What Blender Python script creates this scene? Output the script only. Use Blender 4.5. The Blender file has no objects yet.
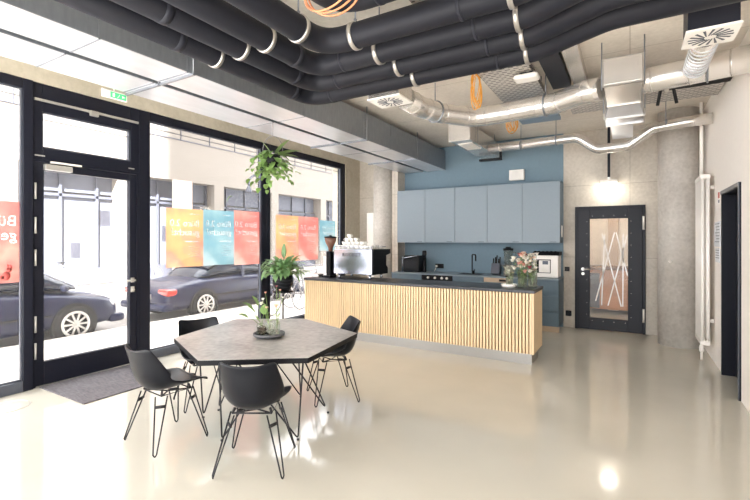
import bpy, bmesh, math, random, mathutils
from mathutils import Vector, Matrix, Euler
random.seed(7)
PI = math.pi
scene = bpy.context.scene
COL = scene.collection
V = Vector

# ------------------------------------------------------------------ materials
def new_mat(name):
    m = bpy.data.materials.new(name); m.use_nodes = True
    nt = m.node_tree; nt.nodes.clear()
    out = nt.nodes.new('ShaderNodeOutputMaterial')
    return m, nt, out

def lin(c):
    return tuple(((x/255)/12.92 if x/255 <= .04045 else ((x/255+.055)/1.055)**2.4) for x in c)

def mat(name, rgb, rough=.5, metal=0., scale=8., vary=.06, bump=0., spec=.5, stretch=(1, 1, 1), coat=0., emit=None, estr=0., trans=0., detail=4.):
    m, nt, out = new_mat(name)
    p = nt.nodes.new('ShaderNodeBsdfPrincipled')
    c = lin(rgb)
    tc = nt.nodes.new('ShaderNodeTexCoord'); mp = nt.nodes.new('ShaderNodeMapping')
    mp.inputs['Scale'].default_value = stretch
    nz = nt.nodes.new('ShaderNodeTexNoise'); nz.inputs['Scale'].default_value = scale; nz.inputs['Detail'].default_value = detail
    nt.links.new(tc.outputs['Object'], mp.inputs['Vector']); nt.links.new(mp.outputs['Vector'], nz.inputs['Vector'])
    r = nt.nodes.new('ShaderNodeValToRGB')
    r.color_ramp.elements[0].position = .3; r.color_ramp.elements[1].position = .7
    r.color_ramp.elements[0].color = tuple(x*(1-vary) for x in c)+(1,)
    r.color_ramp.elements[1].color = tuple(min(1, x*(1+vary)) for x in c)+(1,)
    nt.links.new(nz.outputs['Fac'], r.inputs['Fac']); nt.links.new(r.outputs['Color'], p.inputs['Base Color'])
    p.inputs['Roughness'].default_value = rough; p.inputs['Metallic'].default_value = metal
    p.inputs['Specular IOR Level'].default_value = spec
    p.inputs['Coat Weight'].default_value = coat; p.inputs['Coat Roughness'].default_value = .05
    if emit:
        p.inputs['Emission Color'].default_value = lin(emit)+(1,); p.inputs['Emission Strength'].default_value = estr
    if bump:
        b = nt.nodes.new('ShaderNodeBump'); b.inputs['Strength'].default_value = bump; b.inputs['Distance'].default_value = .01
        nt.links.new(nz.outputs['Fac'], b.inputs['Height']); nt.links.new(b.outputs['Normal'], p.inputs['Normal'])
    sh = p.outputs['BSDF']
    if trans:
        t = nt.nodes.new('ShaderNodeBsdfTranslucent'); nt.links.new(r.outputs['Color'], t.inputs['Color'])
        mx = nt.nodes.new('ShaderNodeMixShader'); mx.inputs[0].default_value = trans
        nt.links.new(sh, mx.inputs[1]); nt.links.new(t.outputs[0], mx.inputs[2]); sh = mx.outputs[0]
    nt.links.new(sh, out.inputs['Surface'])
    return m

def concrete(name, a, b, joint=None, rough=.75):
    m, nt, out = new_mat(name)
    p = nt.nodes.new('ShaderNodeBsdfPrincipled'); p.inputs['Roughness'].default_value = rough
    tc = nt.nodes.new('ShaderNodeTexCoord')
    n1 = nt.nodes.new('ShaderNodeTexNoise'); n1.inputs['Scale'].default_value = 1.3; n1.inputs['Detail'].default_value = 8; n1.inputs['Roughness'].default_value = .65
    n2 = nt.nodes.new('ShaderNodeTexNoise'); n2.inputs['Scale'].default_value = 22; n2.inputs['Detail'].default_value = 5
    vo = nt.nodes.new('ShaderNodeTexVoronoi'); vo.inputs['Scale'].default_value = 14
    for n in (n1, n2, vo): nt.links.new(tc.outputs['Object'], n.inputs['Vector'])
    mx = nt.nodes.new('ShaderNodeMath'); mx.operation = 'MULTIPLY_ADD'; mx.inputs[1].default_value = .35
    nt.links.new(n2.outputs['Fac'], mx.inputs[0])
    sc = nt.nodes.new('ShaderNodeMath'); sc.operation = 'MULTIPLY'; sc.inputs[1].default_value = .65
    nt.links.new(n1.outputs['Fac'], sc.inputs[0]); nt.links.new(sc.outputs[0], mx.inputs[2])
    r = nt.nodes.new('ShaderNodeValToRGB')
    r.color_ramp.elements[0].position = .36; r.color_ramp.elements[1].position = .62
    r.color_ramp.elements[0].color = lin(a)+(1,); r.color_ramp.elements[1].color = lin(b)+(1,)
    nt.links.new(mx.outputs[0], r.inputs['Fac'])
    pit = nt.nodes.new('ShaderNodeValToRGB')
    pit.color_ramp.elements[0].position = .03; pit.color_ramp.elements[1].position = .07
    pit.color_ramp.elements[0].color = (.55, .55, .55, 1); pit.color_ramp.elements[1].color = (1, 1, 1, 1)
    nt.links.new(vo.outputs['Distance'], pit.inputs['Fac'])
    mul = nt.nodes.new('ShaderNodeMixRGB'); mul.blend_type = 'MULTIPLY'; mul.inputs[0].default_value = .6
    nt.links.new(r.outputs['Color'], mul.inputs[1]); nt.links.new(pit.outputs['Color'], mul.inputs[2])
    col = mul.outputs[0]
    if joint:   # formwork joints
        br = nt.nodes.new('ShaderNodeTexBrick'); br.offset = 0.
        br.inputs['Color1'].default_value = (1, 1, 1, 1); br.inputs['Color2'].default_value = (.97, .96, .95, 1); br.inputs['Mortar'].default_value = (.68, .66, .63, 1)
        br.inputs['Scale'].default_value = 1; br.inputs['Mortar Size'].default_value = .006
        br.inputs['Brick Width'].default_value = joint[0]; br.inputs['Row Height'].default_value = joint[1]
        mp = nt.nodes.new('ShaderNodeMapping'); mp.inputs['Rotation'].default_value = joint[2]
        nt.links.new(tc.outputs['Object'], mp.inputs['Vector']); nt.links.new(mp.outputs['Vector'], br.inputs['Vector'])
        m2 = nt.nodes.new('ShaderNodeMixRGB'); m2.blend_type = 'MULTIPLY'; m2.inputs[0].default_value = .8
        nt.links.new(col, m2.inputs[1]); nt.links.new(br.outputs['Color'], m2.inputs[2]); col = m2.outputs[0]
    nt.links.new(col, p.inputs['Base Color'])
    bp = nt.nodes.new('ShaderNodeBump'); bp.inputs['Strength'].default_value = .15; bp.inputs['Distance'].default_value = .01
    nt.links.new(mx.outputs[0], bp.inputs['Height']); nt.links.new(bp.outputs['Normal'], p.inputs['Normal'])
    nt.links.new(p.outputs[0], out.inputs['Surface'])
    return m

def glass_mat(name, haze=.05, tint=(1, 1, 1), hazecol=(250, 246, 240)):
    m, nt, out = new_mat(name)
    t = nt.nodes.new('ShaderNodeBsdfTransparent'); t.inputs['Color'].default_value = tint+(1,)
    d = nt.nodes.new('ShaderNodeBsdfTranslucent'); d.inputs['Color'].default_value = lin(hazecol)+(1,)
    g = nt.nodes.new('ShaderNodeBsdfGlossy'); g.inputs['Roughness'].default_value = .02
    lw = nt.nodes.new('ShaderNodeLayerWeight'); pw = nt.nodes.new('ShaderNodeMath'); pw.operation = 'POWER'; pw.inputs[1].default_value = 4.
    f = nt.nodes.new('ShaderNodeMath'); f.operation = 'MULTIPLY_ADD'; f.inputs[1].default_value = .7; f.inputs[2].default_value = .014
    nt.links.new(lw.outputs['Facing'], pw.inputs[0]); nt.links.new(pw.outputs[0], f.inputs[0])
    nz = nt.nodes.new('ShaderNodeTexNoise'); nz.inputs['Scale'].default_value = 1.5
    mm = nt.nodes.new('ShaderNodeMath'); mm.operation = 'MULTIPLY'; mm.inputs[1].default_value = haze*2
    nt.links.new(nz.outputs['Fac'], mm.inputs[0])
    a = nt.nodes.new('ShaderNodeMixShader'); b = nt.nodes.new('ShaderNodeMixShader')
    nt.links.new(mm.outputs[0], a.inputs[0]); nt.links.new(t.outputs[0], a.inputs[1]); nt.links.new(d.outputs[0], a.inputs[2])
    nt.links.new(f.outputs[0], b.inputs[0]); nt.links.new(a.outputs[0], b.inputs[1]); nt.links.new(g.outputs[0], b.inputs[2])
    nt.links.new(b.outputs[0], out.inputs['Surface'])
    return m

def print_mat(name, stops, axis=(0, 0, 1), trans=.65):
    """printed translucent film with a soft printed colour wash"""
    m, nt, out = new_mat(name)
    tc = nt.nodes.new('ShaderNodeTexCoord')
    nz = nt.nodes.new('ShaderNodeTexNoise'); nz.inputs['Scale'].default_value = 2.2; nz.inputs['Detail'].default_value = 3
    nt.links.new(tc.outputs['Object'], nz.inputs['Vector'])
    r = nt.nodes.new('ShaderNodeValToRGB'); el = r.color_ramp.elements
    while len(el) < len(stops): el.new(.5)
    for e, (pos, c) in zip(el, stops): e.position = pos; e.color = lin(c)+(1,)
    nt.links.new(nz.outputs['Fac'], r.inputs['Fac'])
    gm = nt.nodes.new('ShaderNodeGamma'); gm.inputs['Gamma'].default_value = .75; nt.links.new(r.outputs['Color'], gm.inputs['Color'])
    d = nt.nodes.new('ShaderNodeBsdfDiffuse'); t = nt.nodes.new('ShaderNodeBsdfTranslucent')
    nt.links.new(r.outputs['Color'], d.inputs['Color']); nt.links.new(gm.outputs['Color'], t.inputs['Color'])
    tp = nt.nodes.new('ShaderNodeBsdfTransparent'); nt.links.new(gm.outputs['Color'], tp.inputs['Color'])
    mx = nt.nodes.new('ShaderNodeMixShader'); mx.inputs[0].default_value = trans
    nt.links.new(d.outputs[0], mx.inputs[1]); nt.links.new(t.outputs[0], mx.inputs[2])
    m2 = nt.nodes.new('ShaderNodeMixShader'); m2.inputs[0].default_value = .45
    nt.links.new(mx.outputs[0], m2.inputs[1]); nt.links.new(tp.outputs[0], m2.inputs[2])
    nt.links.new(m2.outputs[0], out.inputs['Surface'])
    return m

def emis(name, rgb, s):
    m, nt, out = new_mat(name)
    e = nt.nodes.new('ShaderNodeEmission'); e.inputs['Color'].default_value = lin(rgb)+(1,); e.inputs['Strength'].default_value = s
    nt.links.new(e.outputs[0], out.inputs['Surface'])
    return m

def perforated(name, rgb):
    """galvanised sheet with punched slots"""
    m, nt, out = new_mat(name)
    p = nt.nodes.new('ShaderNodeBsdfPrincipled'); p.inputs['Metallic'].default_value = .6; p.inputs['Roughness'].default_value = .4
    tc = nt.nodes.new('ShaderNodeTexCoord')
    br = nt.nodes.new('ShaderNodeTexBrick'); br.inputs['Scale'].default_value = 1.
    br.inputs['Brick Width'].default_value = .085; br.inputs['Row Height'].default_value = .05; br.inputs['Mortar Size'].default_value = .017
    br.inputs['Mortar Smooth'].default_value = .1
    c = lin(rgb)+(1,)
    br.inputs['Color1'].default_value = (.10, .095, .09, 1); br.inputs['Color2'].default_value = (.10, .095, .09, 1); br.inputs['Mortar'].default_value = c
    nt.links.new(tc.outputs['Object'], br.inputs['Vector']); nt.links.new(br.outputs['Color'], p.inputs['Base Color'])
    nt.links.new(p.outputs[0], out.inputs['Surface'])
    return m

M = {}
M['floor'] = mat('resin floor', (199, 195, 183), rough=.1, scale=1.1, vary=.05, spec=.5, coat=.08, detail=6)
M['ceiling'] = concrete('ceiling concrete', (218, 210, 199), (238, 231, 221), joint=(2.5, 1.25, (0, 0, 0)))
M['concrete'] = concrete('wall concrete', (182, 174, 162), (208, 201, 190), joint=(2.4, 1.25, (PI/2, 0, 0)))
M['lintel'] = concrete('lintel concrete', (172, 165, 148), (194, 187, 172))
M['column'] = concrete('column concrete', (172, 166, 158), (204, 199, 192))
M['white_wall'] = mat('white plaster', (250, 244, 237), rough=.8, scale=30, vary=.015, bump=.03)
M['blue_wall'] = mat('blue wall paint', (112, 135, 149), rough=.7, scale=20, vary=.03)
M['blue_cab'] = mat('blue cabinet front', (130, 144, 154), rough=.42, scale=30, vary=.02)
M['blue_dark'] = mat('blue cabinet carcass', (90, 110, 124), rough=.5, scale=30, vary=.03)
M['seam'] = mat('shadow gap', (52, 62, 74), rough=.7)
M['frame'] = mat('anthracite window frame', (25, 27, 38), rough=.38, scale=40, vary=.04, spec=.22)
M['frame_light'] = mat('anodised sill frame', (84, 88, 98), rough=.35, metal=.3, scale=40, vary=.04)
M['silver'] = mat('satin silver', (205, 203, 198), rough=.3, metal=.7, scale=40, vary=.03)
M['steel'] = mat('brushed steel', (196, 192, 186), rough=.33, metal=.85, scale=30, vary=.08, stretch=(1, 1, 30))
M['plinth_steel'] = mat('satin plinth steel', (150, 147, 142), rough=.4, metal=.6, scale=30, vary=.06, stretch=(1, 1, 30))
M['chrome'] = mat('polished chrome', (166, 170, 182), rough=.2, metal=.9, scale=3, vary=.02)
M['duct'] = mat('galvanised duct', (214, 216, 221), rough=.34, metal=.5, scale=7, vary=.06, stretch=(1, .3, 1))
M['duct_dark'] = mat('shaded galvanised duct', (142, 147, 154), rough=.4, metal=.6, scale=9, vary=.08, stretch=(1, 3, 1))  # shade of the duct sides put into the colour; hangers share it
M['spiral'] = mat('galvanised spiral pipe', (226, 222, 217), rough=.27, metal=.75, scale=12, vary=.05)
M['tray'] = perforated('perforated tray sheet', (205, 200, 195))
M['pipe'] = mat('black pipe insulation', (30, 31, 38), rough=.55, scale=18, vary=.07, spec=.22)
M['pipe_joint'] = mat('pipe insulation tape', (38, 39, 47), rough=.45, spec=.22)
M['rubber'] = mat('black rubber', (14, 14, 16), rough=.7)
M['black'] = mat('matt black', (17, 18, 22), rough=.5, scale=30, vary=.05, spec=.22)
M['shell'] = mat('black moulded plastic', (14, 16, 23), rough=.34, scale=60, vary=.04, spec=.24)
M['edge'] = mat('black table edge', (15, 15, 19), rough=.5, spec=.15)
M['wire'] = mat('black wire steel', (26, 26, 30), rough=.35, metal=.3)
M['navy'] = mat('navy black door paint', (16, 18, 28), rough=.38, scale=50, vary=.04, spec=.22)
M['top'] = concrete('stone table top', (126, 122, 119), (180, 176, 172), rough=.38)
M['counter'] = mat('anthracite counter', (34, 35, 41), rough=.35, scale=50, vary=.08)
M['wood'] = mat('light oak slats', (230, 204, 164), rough=.55, scale=9, vary=.09, stretch=(6, 6, .6))
M['wood_back'] = mat('oak backing', (116, 84, 54), rough=.6, scale=9, vary=.08)
M['wood_red'] = mat('reddish wood', (188, 138, 104), rough=.5, scale=6, vary=.1, stretch=(.6, 3, 3))
M['toe'] = mat('wooden plinth', (196, 172, 146), rough=.5)
M['mat'] = mat('grey floor mat', (98, 95, 99), rough=.95, scale=60, vary=.35, bump=.5, stretch=(.25, 1.5, 1))
M['glass'] = glass_mat('window glass', haze=.016)  # haze mixed in for the veiling glare of the bright street
M['clear'] = glass_mat('clear vessel glass', haze=.22, tint=(.94, .97, .95))
M['door_glass'] = glass_mat('door glass', haze=.03)
M['white'] = mat('white enamel', (244, 240, 234), rough=.3, scale=30, vary=.01)
M['white_matt'] = mat('white plastic', (236, 232, 226), rough=.5)
M['porcelain'] = mat('white porcelain', (248, 246, 242), rough=.15)
M['paper'] = mat('notice paper', (228, 230, 233), rough=.8)
M['paper_print'] = mat('grey print', (150, 152, 158), rough=.8)
M['red_sign'] = mat('red sign print', (196, 74, 60), rough=.6)
M['green_sign'] = mat('green sign print', (70, 176, 118), rough=.5, emit=(90, 200, 140), estr=.25)
M['orange'] = mat('orange cable', (226, 160, 62), rough=.5)
M['copper'] = mat('copper orange cable', (206, 132, 92), rough=.4)
M['lamp'] = emis('lamp diffuser', (255, 246, 232), 8.)
M['corridor_fill'] = emis('corridor fill lamp', (255, 244, 230), 22.)
M['leaf'] = mat('green leaf', (128, 160, 92), rough=.45, scale=6, vary=.3, trans=.35)
M['leaf_dark'] = mat('deep green leaf', (120, 156, 104), rough=.4, scale=6, vary=.3, trans=.3)
M['leaf_pale'] = mat('pale leaf', (166, 186, 130), rough=.5, scale=6, vary=.2, trans=.35)
M['stem'] = mat('green stem', (112, 138, 76), rough=.6)
M['soil'] = mat('soil', (62, 48, 38), rough=.95, bump=.5, scale=40)
M['petal_white'] = mat('white petals', (250, 245, 236), rough=.6, trans=.3)
M['petal_pink'] = mat('pink petals', (232, 172, 156), rough=.6, trans=.3)
M['petal_red'] = mat('dark red petals', (160, 72, 84), rough=.6, trans=.2)
M['petal_peach'] = mat('peach petals', (244, 216, 192), rough=.6, trans=.3)
M['tray_grey'] = mat('dark grey tray', (84, 84, 86), rough=.55)
M['street'] = mat('road asphalt', (150, 146, 142), rough=.9, scale=30, vary=.06)
M['walk'] = mat('pale pavement', (206, 198, 188), rough=.9, scale=20, vary=.03)
M['kerb'] = mat('kerb stone', (212, 206, 198), rough=.9)
M['facade'] = mat('pale facade render', (128, 121, 113), rough=.9, scale=3, vary=.02)
M['facade_grey'] = mat('facade metal grey', (74, 76, 86), rough=.6)
M['shop_glass'] = mat('shop window glass', (98, 100, 108), rough=1., spec=0., scale=.7, vary=.12)
M['shop_dark'] = mat('shop interior panel', (56, 56, 64), rough=.6, scale=1.5, vary=.2)
M['brick'] = mat('pinkish stone pilaster', (214, 188, 172), rough=.9)
M['carpaint'] = mat('dark blue car paint', (18, 26, 60), rough=.28, scale=3, vary=.04, spec=.3, coat=.15)
M['carglass'] = mat('tinted car glass', (22, 32, 52), rough=.08, scale=3, vary=.05)
M['softtop'] = mat('black fabric roof', (26, 29, 40), rough=.6)
M['tyre'] = mat('tyre rubber', (20, 20, 24), rough=.8)
M['alloy'] = mat('alloy wheel', (214, 212, 208), rough=.3, metal=.5)
M['tail'] = mat('red tail lamp', (214, 52, 44), rough=.15, coat=.6)
M['headlamp'] = mat('clear headlamp', (214, 218, 224), rough=.1, coat=.6)
M['bike'] = mat('grey bicycle frame', (132, 130, 134), rough=.4)
M['beige_wall'] = mat('beige corridor wall', (232, 222, 206), rough=.8)
M['red_film'] = print_mat('red poster print', [(.3, (228, 176, 168)), (.45, (222, 150, 146)), (.58, (230, 184, 172)), (.75, (222, 152, 148))])
M['pink_film'] = print_mat('pink red poster print', [(.36, (228, 162, 156)), (.5, (236, 184, 174)), (.62, (242, 216, 206))])
M['yellow_film'] = print_mat('yellow orange poster print', [(.36, (240, 206, 164)), (.46, (240, 196, 158)), (.55, (236, 180, 166)), (.66, (242, 214, 184))])
M['blue_film'] = print_mat('blue poster print', [(.36, (160, 196, 206)), (.5, (180, 208, 214)), (.64, (212, 226, 228))])
M['letter'] = glass_mat('white clear lettering', haze=.25)
M['letter_dark'] = mat('dark lettering', (40, 38, 46), rough=.5)
M['emblem_red'] = mat('red emblem print', (222, 120, 114), rough=.6, trans=.4)

# ------------------------------------------------------------------ mesh builder
def frame_of(d):
    d = d.normalized()
    a = V((0, 0, 1)) if abs(d.z) < .95 else V((1, 0, 0))
    u = d.cross(a).normalized(); w = u.cross(d).normalized()
    return u, w

class MB:
    def __init__(s): s.bm = bmesh.new()
    def quad(s, *pts):
        vs = [s.bm.verts.new(V(p)) for p in pts]
        try: s.bm.faces.new(vs)
        except ValueError: pass
        return s
    def box(s, x0, x1, y0, y1, z0, z1, mx=None):
        P = [V((x, y, z)) for z in (z0, z1) for y in (y0, y1) for x in (x0, x1)]
        if mx is not None: P = [mx @ p for p in P]
        v = [s.bm.verts.new(p) for p in P]
        for f in ((0, 2, 3, 1), (4, 5, 7, 6), (0, 1, 5, 4), (2, 6, 7, 3), (0, 4, 6, 2), (1, 3, 7, 5)):
            s.bm.faces.new([v[i] for i in f])
        return s
    def prism(s, poly, z0, z1, mx=None):
        n = len(poly)
        b = [V((p[0], p[1], z0)) for p in poly]; t = [V((p[0], p[1], z1)) for p in poly]
        if mx is not None: b = [mx @ p for p in b]; t = [mx @ p for p in t]
        b = [s.bm.verts.new(p) for p in b]; t = [s.bm.verts.new(p) for p in t]
        s.bm.faces.new(b[::-1]); s.bm.faces.new(t)
        for i in range(n): s.bm.faces.new([b[i], b[(i+1) % n], t[(i+1) % n], t[i]])
        return s
    def rings(s, rings, close_u=True, cap=True, smooth=True):
        R = [[s.bm.verts.new(V(p)) for p in r] for r in rings]
        n = len(R[0])
        for a, b in zip(R, R[1:]):
            for i in range(n if close_u else n-1):
                f = s.bm.faces.new([a[i], a[(i+1) % n], b[(i+1) % n], b[i]]); f.smooth = smooth
        if cap and close_u:
            s.bm.faces.new(R[0][::-1]); s.bm.faces.new(R[-1])
        return s
    def tube(s, pts, r, seg=10, closed=False, cap=True, rad=None):
        pts = [V(p) for p in pts]; n = len(pts); rings = []; u = None
        for i, p in enumerate(pts):
            a = pts[i-1] if (i > 0 or closed) else p
            b = pts[(i+1) % n] if (i < n-1 or closed) else p
            d = (b-a).normalized()
            if u is None: u, w = frame_of(d)
            else:
                u = (u-d*u.dot(d))
                if u.length < 1e-5: u, _ = frame_of(d)
                u.normalize(); w = d.cross(u)
            w = d.cross(u).normalized()
            rr = rad[i] if rad else r
            rings.append([p+(u*math.cos(2*PI*k/seg)+w*math.sin(2*PI*k/seg))*rr for k in range(seg)])
        if closed: rings.append(rings[0]); cap = False
        return s.rings(rings, cap=cap)
    def cyl(s, p0, p1, r, r1=None, seg=24, cap=True):
        return s.tube([p0, p1], r, seg, cap=cap, rad=[r, r if r1 is None else r1])
    def lathe(s, prof, c=(0, 0, 0), seg=28, axis='z', cap=True):
        rings = []
        for r, h in prof:
            ring = []
            for k in range(seg):
                a = 2*PI*k/seg; x, y = max(r, 1e-4)*math.cos(a), max(r, 1e-4)*math.sin(a)
                q = (x, y, h) if axis == 'z' else (h, x, y) if axis == 'x' else (y, h, x)
                ring.append(V(c)+V(q))
            rings.append(ring)
        return s.rings(rings, cap=cap)
    def ball(s, c, rx, ry=None, rz=None, seg=12, rings=8):
        ry = rx if ry is None else ry; rz = rx if rz is None else rz
        R = []
        for i in range(rings+1):
            t = PI*i/rings; R.append([V(c)+V((rx*max(math.sin(t), 1e-3)*math.cos(2*PI*k/seg), ry*max(math.sin(t), 1e-3)*math.sin(2*PI*k/seg), -rz*math.cos(t))) for k in range(seg)])
        return s.rings(R)
    def leaf(s, base, d, length, width, droop=.5, segs=6, fold=.25, up=V((0, 0, 1)), tip=1.):
        p = V(base); d = V(d).normalized(); rows = []
        for i in range(segs+1):
            t = i/segs
            w = width*.5*(math.sin(PI*min(1, t**.8*tip*.98+.02))**.8)
            side = d.cross(up)
            if side.length < 1e-3: side = V((1, 0, 0))
            side.normalize(); n = side.cross(d).normalized()
            rows.append((p-side*w+n*w*fold, p.copy(), p+side*w+n*w*fold))
            p = p+d*(length/segs)
            d = (d+V((0, 0, -droop/segs*1.6))).normalized()
        R = [[s.bm.verts.new(q) for q in r] for r in rows]
        for a, b in zip(R, R[1:]):
            for j in (0, 1):
                f = s.bm.faces.new([a[j], a[j+1], b[j+1], b[j]]); f.smooth = True
        return s
    def grid(s, rows, smooth=True):
        R = [[s.bm.verts.new(V(q)) for q in r] for r in rows]
        for a, b in zip(R, R[1:]):
            for j in range(len(a)-1):
                f = s.bm.faces.new([a[j], a[j+1], b[j+1], b[j]]); f.smooth = smooth
        return s
    def add_mesh(s, me, mx):
        tmp = bmesh.new(); tmp.from_mesh(me); tmp.transform(mx)
        me2 = bpy.data.meshes.new('tmp'); tmp.to_mesh(me2); tmp.free(); s.bm.from_mesh(me2); bpy.data.meshes.remove(me2)
        return s
    def build(s, name, m, parent=None, bevel=0., solid=0., sub=0, local=False, normals=True):
        if normals: bmesh.ops.recalc_face_normals(s.bm, faces=s.bm.faces)
        if not local:
            off = V((0, 0, 0)); q = parent
            while q is not None: off += q.location; q = q.parent
            if parent is None and name not in KEEP_ORIGIN and len(s.bm.verts):
                xs = [v.co for v in s.bm.verts]
                off = V(((min(v.x for v in xs)+max(v.x for v in xs))/2, (min(v.y for v in xs)+max(v.y for v in xs))/2, min(v.z for v in xs)))
            for v in s.bm.verts: v.co -= off
        me = bpy.data.meshes.new(name); s.bm.to_mesh(me); s.bm.free()
        o = bpy.data.objects.new(name, me); COL.objects.link(o)
        if parent is not None: o.parent = parent
        elif not local: o.location = off
        me.materials.append(m)
        if solid:
            md = o.modifiers.new('thick', 'SOLIDIFY'); md.thickness = solid; md.offset = 0
        if bevel:
            md = o.modifiers.new('bevel', 'BEVEL'); md.width = bevel; md.segments = 2; md.limit_method = 'ANGLE'; md.angle_limit = math.radians(40)
        if sub:
            md = o.modifiers.new('sub', 'SUBSURF'); md.levels = sub; md.render_levels = sub
        return o
KEEP_ORIGIN = {'floor', 'ceiling', 'wall_back', 'wall_left', 'wall_right'}

def tag(o, label=None, cat=None, group=None, kind=None):
    if label: o['label'] = label
    if cat: o['category'] = cat
    if group: o['group'] = group
    if kind: o['kind'] = kind
    return o
def thing(name, loc, label, cat, group=None, rz=0.):
    o = bpy.data.objects.new(name, None); COL.objects.link(o)
    o.location = loc; o.rotation_euler = (0, 0, rz); o.empty_display_size = .1
    return tag(o, label, cat, group)
def struct(name, mb, m, parent=None, **k):
    o = mb.build(name, m, parent, **k)
    if parent is None: o['kind'] = 'structure'
    return o
def sgroup(name, loc):
    o = bpy.data.objects.new(name, None); COL.objects.link(o); o.location = loc; o['kind'] = 'structure'
    return o
def copy_tree(o, parent=None):
    c = o.copy(); COL.objects.link(c)
    if parent is not None: c.parent = parent
    for ch in [q for q in ALL() if q.parent == o]: copy_tree(ch, c)
    return c
def ALL(): return list(COL.objects)

def text_mesh(txt, size, extrude=.002, align='LEFT', spacing=1., bold=0.):
    cu = bpy.data.curves.new('t', 'FONT'); cu.body = txt; cu.size = size; cu.extrude = extrude; cu.align_x = align; cu.space_character = spacing
    cu.resolution_u = 3; cu.offset = size*bold
    ob = bpy.data.objects.new('t', cu); COL.objects.link(ob)
    bpy.context.view_layer.update()
    me = bpy.data.meshes.new_from_object(ob.evaluated_get(bpy.context.evaluated_depsgraph_get()))
    COL.objects.unlink(ob); bpy.data.objects.remove(ob); bpy.data.curves.remove(cu)
    return me

def text_loops(txt, size, ox, oy):
    cu = bpy.data.curves.new('t', 'FONT'); cu.body = txt; cu.size = size; cu.offset = size*.008
    ob = bpy.data.objects.new('t', cu); COL.objects.link(ob); bpy.context.view_layer.update()
    c = ob.to_curve(bpy.context.evaluated_depsgraph_get()); out = []
    for sp in c.splines:
        pts = []
        if sp.type == 'BEZIER':
            bp = sp.bezier_points; n = len(bp)
            for i in range(n):
                a, b = bp[i], bp[(i+1) % n]
                for q in mathutils.geometry.interpolate_bezier(a.co, a.handle_right, b.handle_left, b.co, 5)[:-1]:
                    if not pts or (V(q)-V(pts[-1])).length > 1e-5: pts.append(V(q))
        else: pts = [V(q.co[:3]) for q in sp.points]
        out.append([(q.x+ox, q.y+oy) for q in pts])
    ob.to_curve_clear(); COL.objects.unlink(ob); bpy.data.objects.remove(ob); bpy.data.curves.remove(cu)
    return out
def fill_mesh(loops, ext):
    cu = bpy.data.curves.new('t', 'CURVE'); cu.dimensions = '2D'; cu.fill_mode = 'BOTH'; cu.extrude = ext
    for l in loops:
        sp = cu.splines.new('POLY'); sp.points.add(len(l)-1); sp.use_cyclic_u = True
        for q, c in zip(sp.points, l): q.co = (c[0], c[1], 0, 1)
    ob = bpy.data.objects.new('t', cu); COL.objects.link(ob); bpy.context.view_layer.update()
    me = bpy.data.meshes.new_from_object(ob.evaluated_get(bpy.context.evaluated_depsgraph_get()))
    COL.objects.unlink(ob); bpy.data.objects.remove(ob); bpy.data.curves.remove(cu)
    return me

def arc_path(pts, r, n=8):
    """polyline with rounded corners"""
    pts = [V(p) for p in pts]; out = [pts[0]]
    rs = r if isinstance(r, (list, tuple)) else [r]*len(pts)
    for i in range(1, len(pts)-1):
        a, b, c = pts[i-1], pts[i], pts[i+1]
        d1 = (b-a).normalized(); d2 = (c-b).normalized()
        ang = d1.angle(d2)
        if ang < .02: out.append(b); continue
        t = min(rs[i]*math.tan(ang/2), (b-a).length*.49, (c-b).length*.49)
        p0, p1 = b-d1*t, b+d2*t
        for k in range(n+1):
            q = k/n; out.append(p0*(1-q)**2+b*2*q*(1-q)+p1*q*q)
    out.append(pts[-1])
    return out

# ------------------------------------------------------------------ room constants (metres)
XG, XR, YB, ZC = -5.36, .92, 8.36, 3.45
Y0 = -2.6

# ------------------------------------------------------------------ the setting
struct('floor', MB().box(-5.48, 1.3, Y0, 11.2, -.12, 0), M['floor'])
struct('ceiling', MB().box(-5.7, 1.4, Y0, 11.2, ZC, ZC+.3), M['ceiling'])
struct('sun_blocker', MB().box(-5.48, 9, Y0, 16, ZC+.3, 25), M['facade'])  # unseen mass added to keep the sun off street and facade
# back wall with door opening and its blue painted field
mb = MB()
mb.box(-5.7, -1.02, YB, YB+.2, 0, ZC); mb.box(-1.02, -.80, YB, YB+.2, 0, ZC); mb.box(-.80, .18, YB, YB+.2, 2.10, ZC); mb.box(.18, 1.3, YB, YB+.2, 0, ZC)
struct('wall_back', mb, M['concrete'])
struct('trim_1', MB().box(-4.18, -1.025, YB-.012, YB, 0, ZC), M['blue_wall'])
# left: concrete return at the end of the glazing, lintel above the glazing
mb = MB(); mb.box(-5.7, XG+.02, 7.80, YB, 0, ZC); mb.box(-5.7, XG+.02, Y0, 7.80, 3.205, ZC)
struct('wall_left', mb, M['lintel'])
struct('trim_2', MB().box(-4.32, -4.18, 8.02, YB, 0, ZC), M['concrete'])          # pilaster
struct('trim_3', MB().cyl((-4.55, 8.08, 0), (-4.55, 8.08, ZC), .22, seg=40), M['column'])    # slim column
struct('trim_4', MB().cyl((.62, 7.80, 0), (.62, 7.80, ZC), .262, seg=56), M['column'])       # thick column
struct('trim_5', MB().box(-5.05, -4.80, 8.2, YB, 0, 2.15), M['white_wall'])                   # white boxing by the slim column
mb = MB()
mb.box(XR, XR+.3, Y0, 5.36, 0, ZC); mb.box(XR, XR+.3, 6.34, YB, 0, ZC); mb.box(XR, XR+.3, 5.36, 6.34, 2.11, ZC)
struct('wall_right', mb, M['white_wall'])
struct('wall_corridor_back', MB().box(-3, 1.3, 11.0, 11.2, 0, ZC), M['beige_wall'])
mb = MB(); mb.box(-3.1, -3, YB+.2, 11.2, 0, ZC); mb.box(1.3, 1.4, YB, 11.2, 0, ZC)
struct('wall_corridor_side', mb, M['beige_wall'])
struct('trim_6', MB().box(-.42, -.22, 10.85, 11.0, 0, ZC), M['toe'])

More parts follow.
